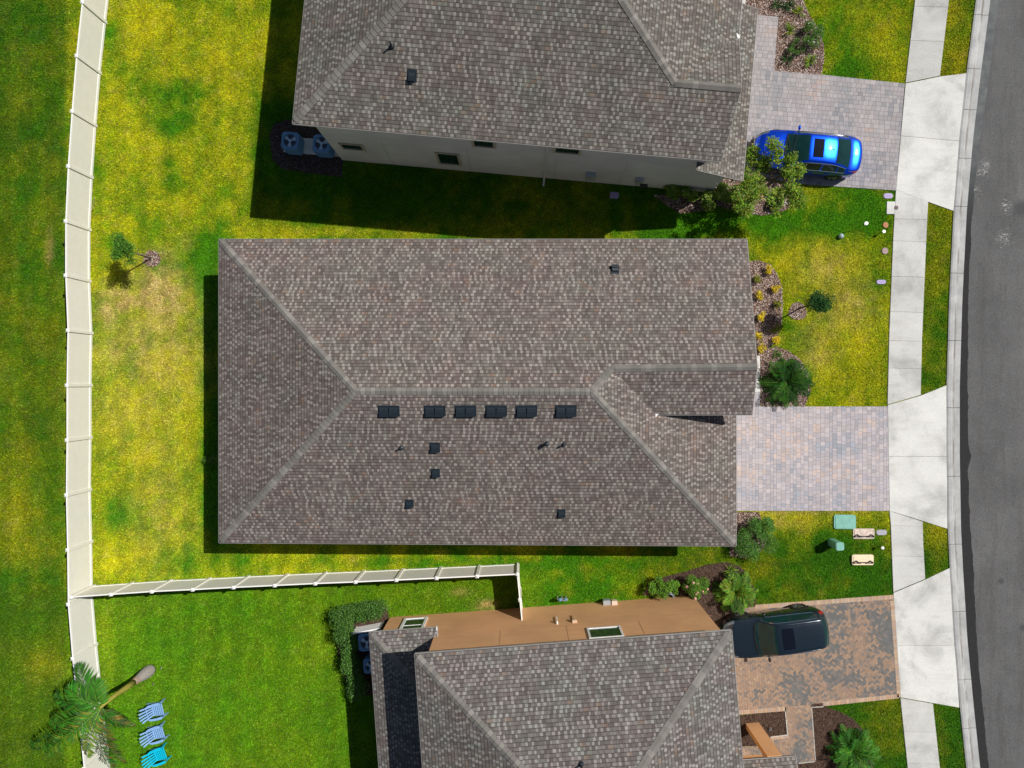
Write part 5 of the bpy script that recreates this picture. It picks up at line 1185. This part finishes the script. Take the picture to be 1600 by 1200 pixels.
# ------------------------------------------------------------ utility covers and boxes
def lid(name, x, y, L, W, z, mat, label, rz=0, rnd=True, cat='utility cover', rimmat=None, lift=.02):
    p = P(x, y, z); root = thing(name, (p.x, p.y, 0), label, cat, rz); n = 7; pl = []; r_ = min(L, W)/2*(.98 if rnd else .3)
    for cx, cy_, a0 in ((1,1,0),(-1,1,90),(-1,-1,180),(1,-1,270)):
        for k in range(n+1): a = R(a0+90*k/n); pl.append((cx*(L/2-r_)+r_*math.cos(a), cy_*(W/2-r_)+r_*math.sin(a)))
    mb = MB(); mb.prism(pl, -.02, z-.01); mb.build('rim', rimmat or mat, root); mb = MB(); mb.prism([(a*.88, b*.88) for a, b in pl], z-.012, z+lift*.4); mb.prism([(a*.3, b*.25) for a, b in pl], z+lift*.4, z+lift*.4+.006); mb.build('cover', mat, root); return root
lil = colm('lilac plastic', (.34,.29,.52), .6, .25, 25); dgr = colm('dark iron', (.13,.09,.085), .7, .3, 30); ora = colm('rust brown cover', (.42,.17,.07), .7, .2, 20); gry = colm('grey composite', (.36,.37,.42), .7, .25, 25); pgr = colm('weathered pink grey', (.34,.24,.24), .7, .3, 30); tan_ = colm('cream fibreglass', (.78,.64,.44), .6, .12, 10); tan2 = colm('pinkish fibreglass', (.58,.47,.40), .7, .3, 10)
gl = colm('pale green plastic', (.17,.40,.33), .55, .15, 6); gd_ = colm('green plastic box', (.16,.40,.27), .5, .1, 6)
lid('valve_cover', 1388,306, .46, .26, .05, lil, 'oval lilac valve cover at the edge of the pavement near the grey driveway', 0, rimmat=pgr)
lid('valve_cover', 1377,440.5, .48, .22, .05, lil, 'oval lilac valve cover alone on the front lawn by the pavement', 0, rimmat=dgr)
lid('valve_cover', 960,305, .40, .30, .06, lil, 'square lilac valve cover in the shade beside the grey wall', -R(5), rnd=False)
lid('drain_cover', 1400.5,324.5, .20, .20, .06, dgr, 'small round dark cover set in the concrete pavement')
lid('drain_cover', 1384,351.5, .27, .27, .05, ora, 'round orange brown cover on the lawn near the pavement')
lid('drain_cover', 1383,392, .32, .32, .05, pgr, 'round pinkish cover with dark rim between the orange one and the lilac oval', rimmat=dgr)
lid('utility_vault', 1320.5,815.5, 1.02, .66, .10, gl, 'large pale green flat utility vault on the grass below the middle driveway', -R(1), rnd=False)
lid('valve_cover', 1377.5,832, .52, .26, .05, gry, 'oval grey valve cover beside the pinkish meter box', 0, rimmat=pgr)
blk = colm('black scribble rubber', (.015,.014,.014), .7)
for x, y, mt, l, hh in ((1350,834,tan2,'weathered pinkish meter box with black handles, half buried in grass',.06),(1348.5,875,tan_,'cream meter box with black handles, furthest from the driveway',.14)):
    r_ = lid('meter_box', x, y, 1.0, .48, hh, mt, l, 0, rnd=False, cat='meter box'); mb = MB()
    for s in (1, -1):
        mb.tube([(s*.47, -.12, hh+.02), (s*.32, -.03, hh+.05), (s*.22, -.11, hh+.04), (s*.0, -.12, hh+.02)], .026, 6); mb.tube([(s*.46, -.15, hh+.02), (s*.3, -.13, hh+.04), (s*.12, -.15, hh+.03)], .022, 6)
    mb.build('handle', blk, r_)
pq = P(1299,847,0); root = thing('utility_pedestal', (pq.x, pq.y, 0), 'upright pale green utility pedestal casting a shadow on the grass', 'utility box', R(3)); s_, hh = .36, .86; mb = MB(); pl = []
for cx, cy_, a0 in ((1,1,0),(-1,1,90),(-1,-1,180),(1,-1,270)):
    for k in range(5): a = R(a0+90*k/4); pl.append((cx*(s_/2-.09)+.09*math.cos(a), cy_*(s_/2-.09)+.09*math.sin(a)))
mb.prism(pl, -.02, hh); mb.build('cabinet', gd_, root); mb = MB(); mb.prism([(a*1.04, b*1.04) for a, b in pl], hh, hh+.05); mb.prism([(a*.9, b*.9) for a, b in pl], hh+.05, hh+.065); mb.build('cap', gl, root)
def stake(x, y, label, col, h=.35):
    p = P(x, y); root = thing('garden_light', (p.x, p.y, 0), label, 'garden light'); mb = MB(); mb.tube([(0,0,0),(0,0,h)], .015, 6); mb.build('stake', M['trim'], root); mb = MB(); mb.disc((0,0), .07, h, h+.06, 12); mb.box((0, .0, h+.07), (.06,.06,.02)); mb.build('lamp_head', col, root)
stake(1374.5,364.5, 'thin black garden stake light by the orange cover', M['metal']); stake(1372.5,853, 'thin garden stake light between the two meter boxes', M['white'])
p = P(1314,369,.1); mb = MB(); mb.sphere((0,0,.11), .13, n=16, m=10); o = mb.build('garden_ball', colm('pale grey glazed', (.30,.40,.40), .35), None, smooth=True); o.location = (p.x, p.y, 0); tag(o, 'grey green glazed ball lying on the front lawn', 'ball')
p = P(1353.5,349,.05); mb = MB(); mb.disc((0,0), .08, 0, .06, 14, sx=1.3, rz=.4); mb.disc((0,0), .06, .06, .08, 14, sx=1.3, rz=.4); o = mb.build('cleanout_cap', M['white']); o.location = (p.x, p.y, 0); tag(o, 'small white pipe cap on the lawn near the orange cover', 'pipe cap')
p = P(879,935,.5); root = thing('tap_manifold', (p.x-.02, p.y-.35, 0), 'cluster of grey pipes and valves standing on the grass at the tan wall', 'pipes'); mb = MB()
for dx, hz in ((-.2,.5),(0,.62),(.18,.5)): mb.tube([(dx,.3,0),(dx,.3,hz),(dx+.08,.3,hz+.06)], .035, 8)
mb.tube([(-.22,.3,.45),(.25,.3,.45)], .045, 8); mb.build('pipes', M['metal'], root); mb = MB(); mb.sphere((-.1,.32,.62), .08); mb.sphere((.16,.32,.6), .07); mb.build('valve', M['ac'], root)
p = P(1044,931,0); mb = MB()
for k in range(3): mb.tube([((.26-.03*k)*math.cos(t), (.2-.02*k)*math.sin(t), .05+.05*k) for t in np.linspace(0, 6.2832, 24)], .03, 7)
o = mb.build('coiled_hose', colm('grey hose', (.12,.14,.17), .5)); o.location = (p.x, p.y-.02, 0); tag(o, 'coiled grey hose on the ground by the tan wall under the shrubs', 'hose')
# bamboo canes leaning at the back fence
a0, a1 = P(142,333,0), P(148,309,.9); mb = MB(); mb.tube([a0, a1], .018, 6, col=(.6,.5,.25)); o = mb.build('garden_cane', attrmat('cane', .6)); tag(o, 'pale cane leaning on the back fence near the top left', 'cane')
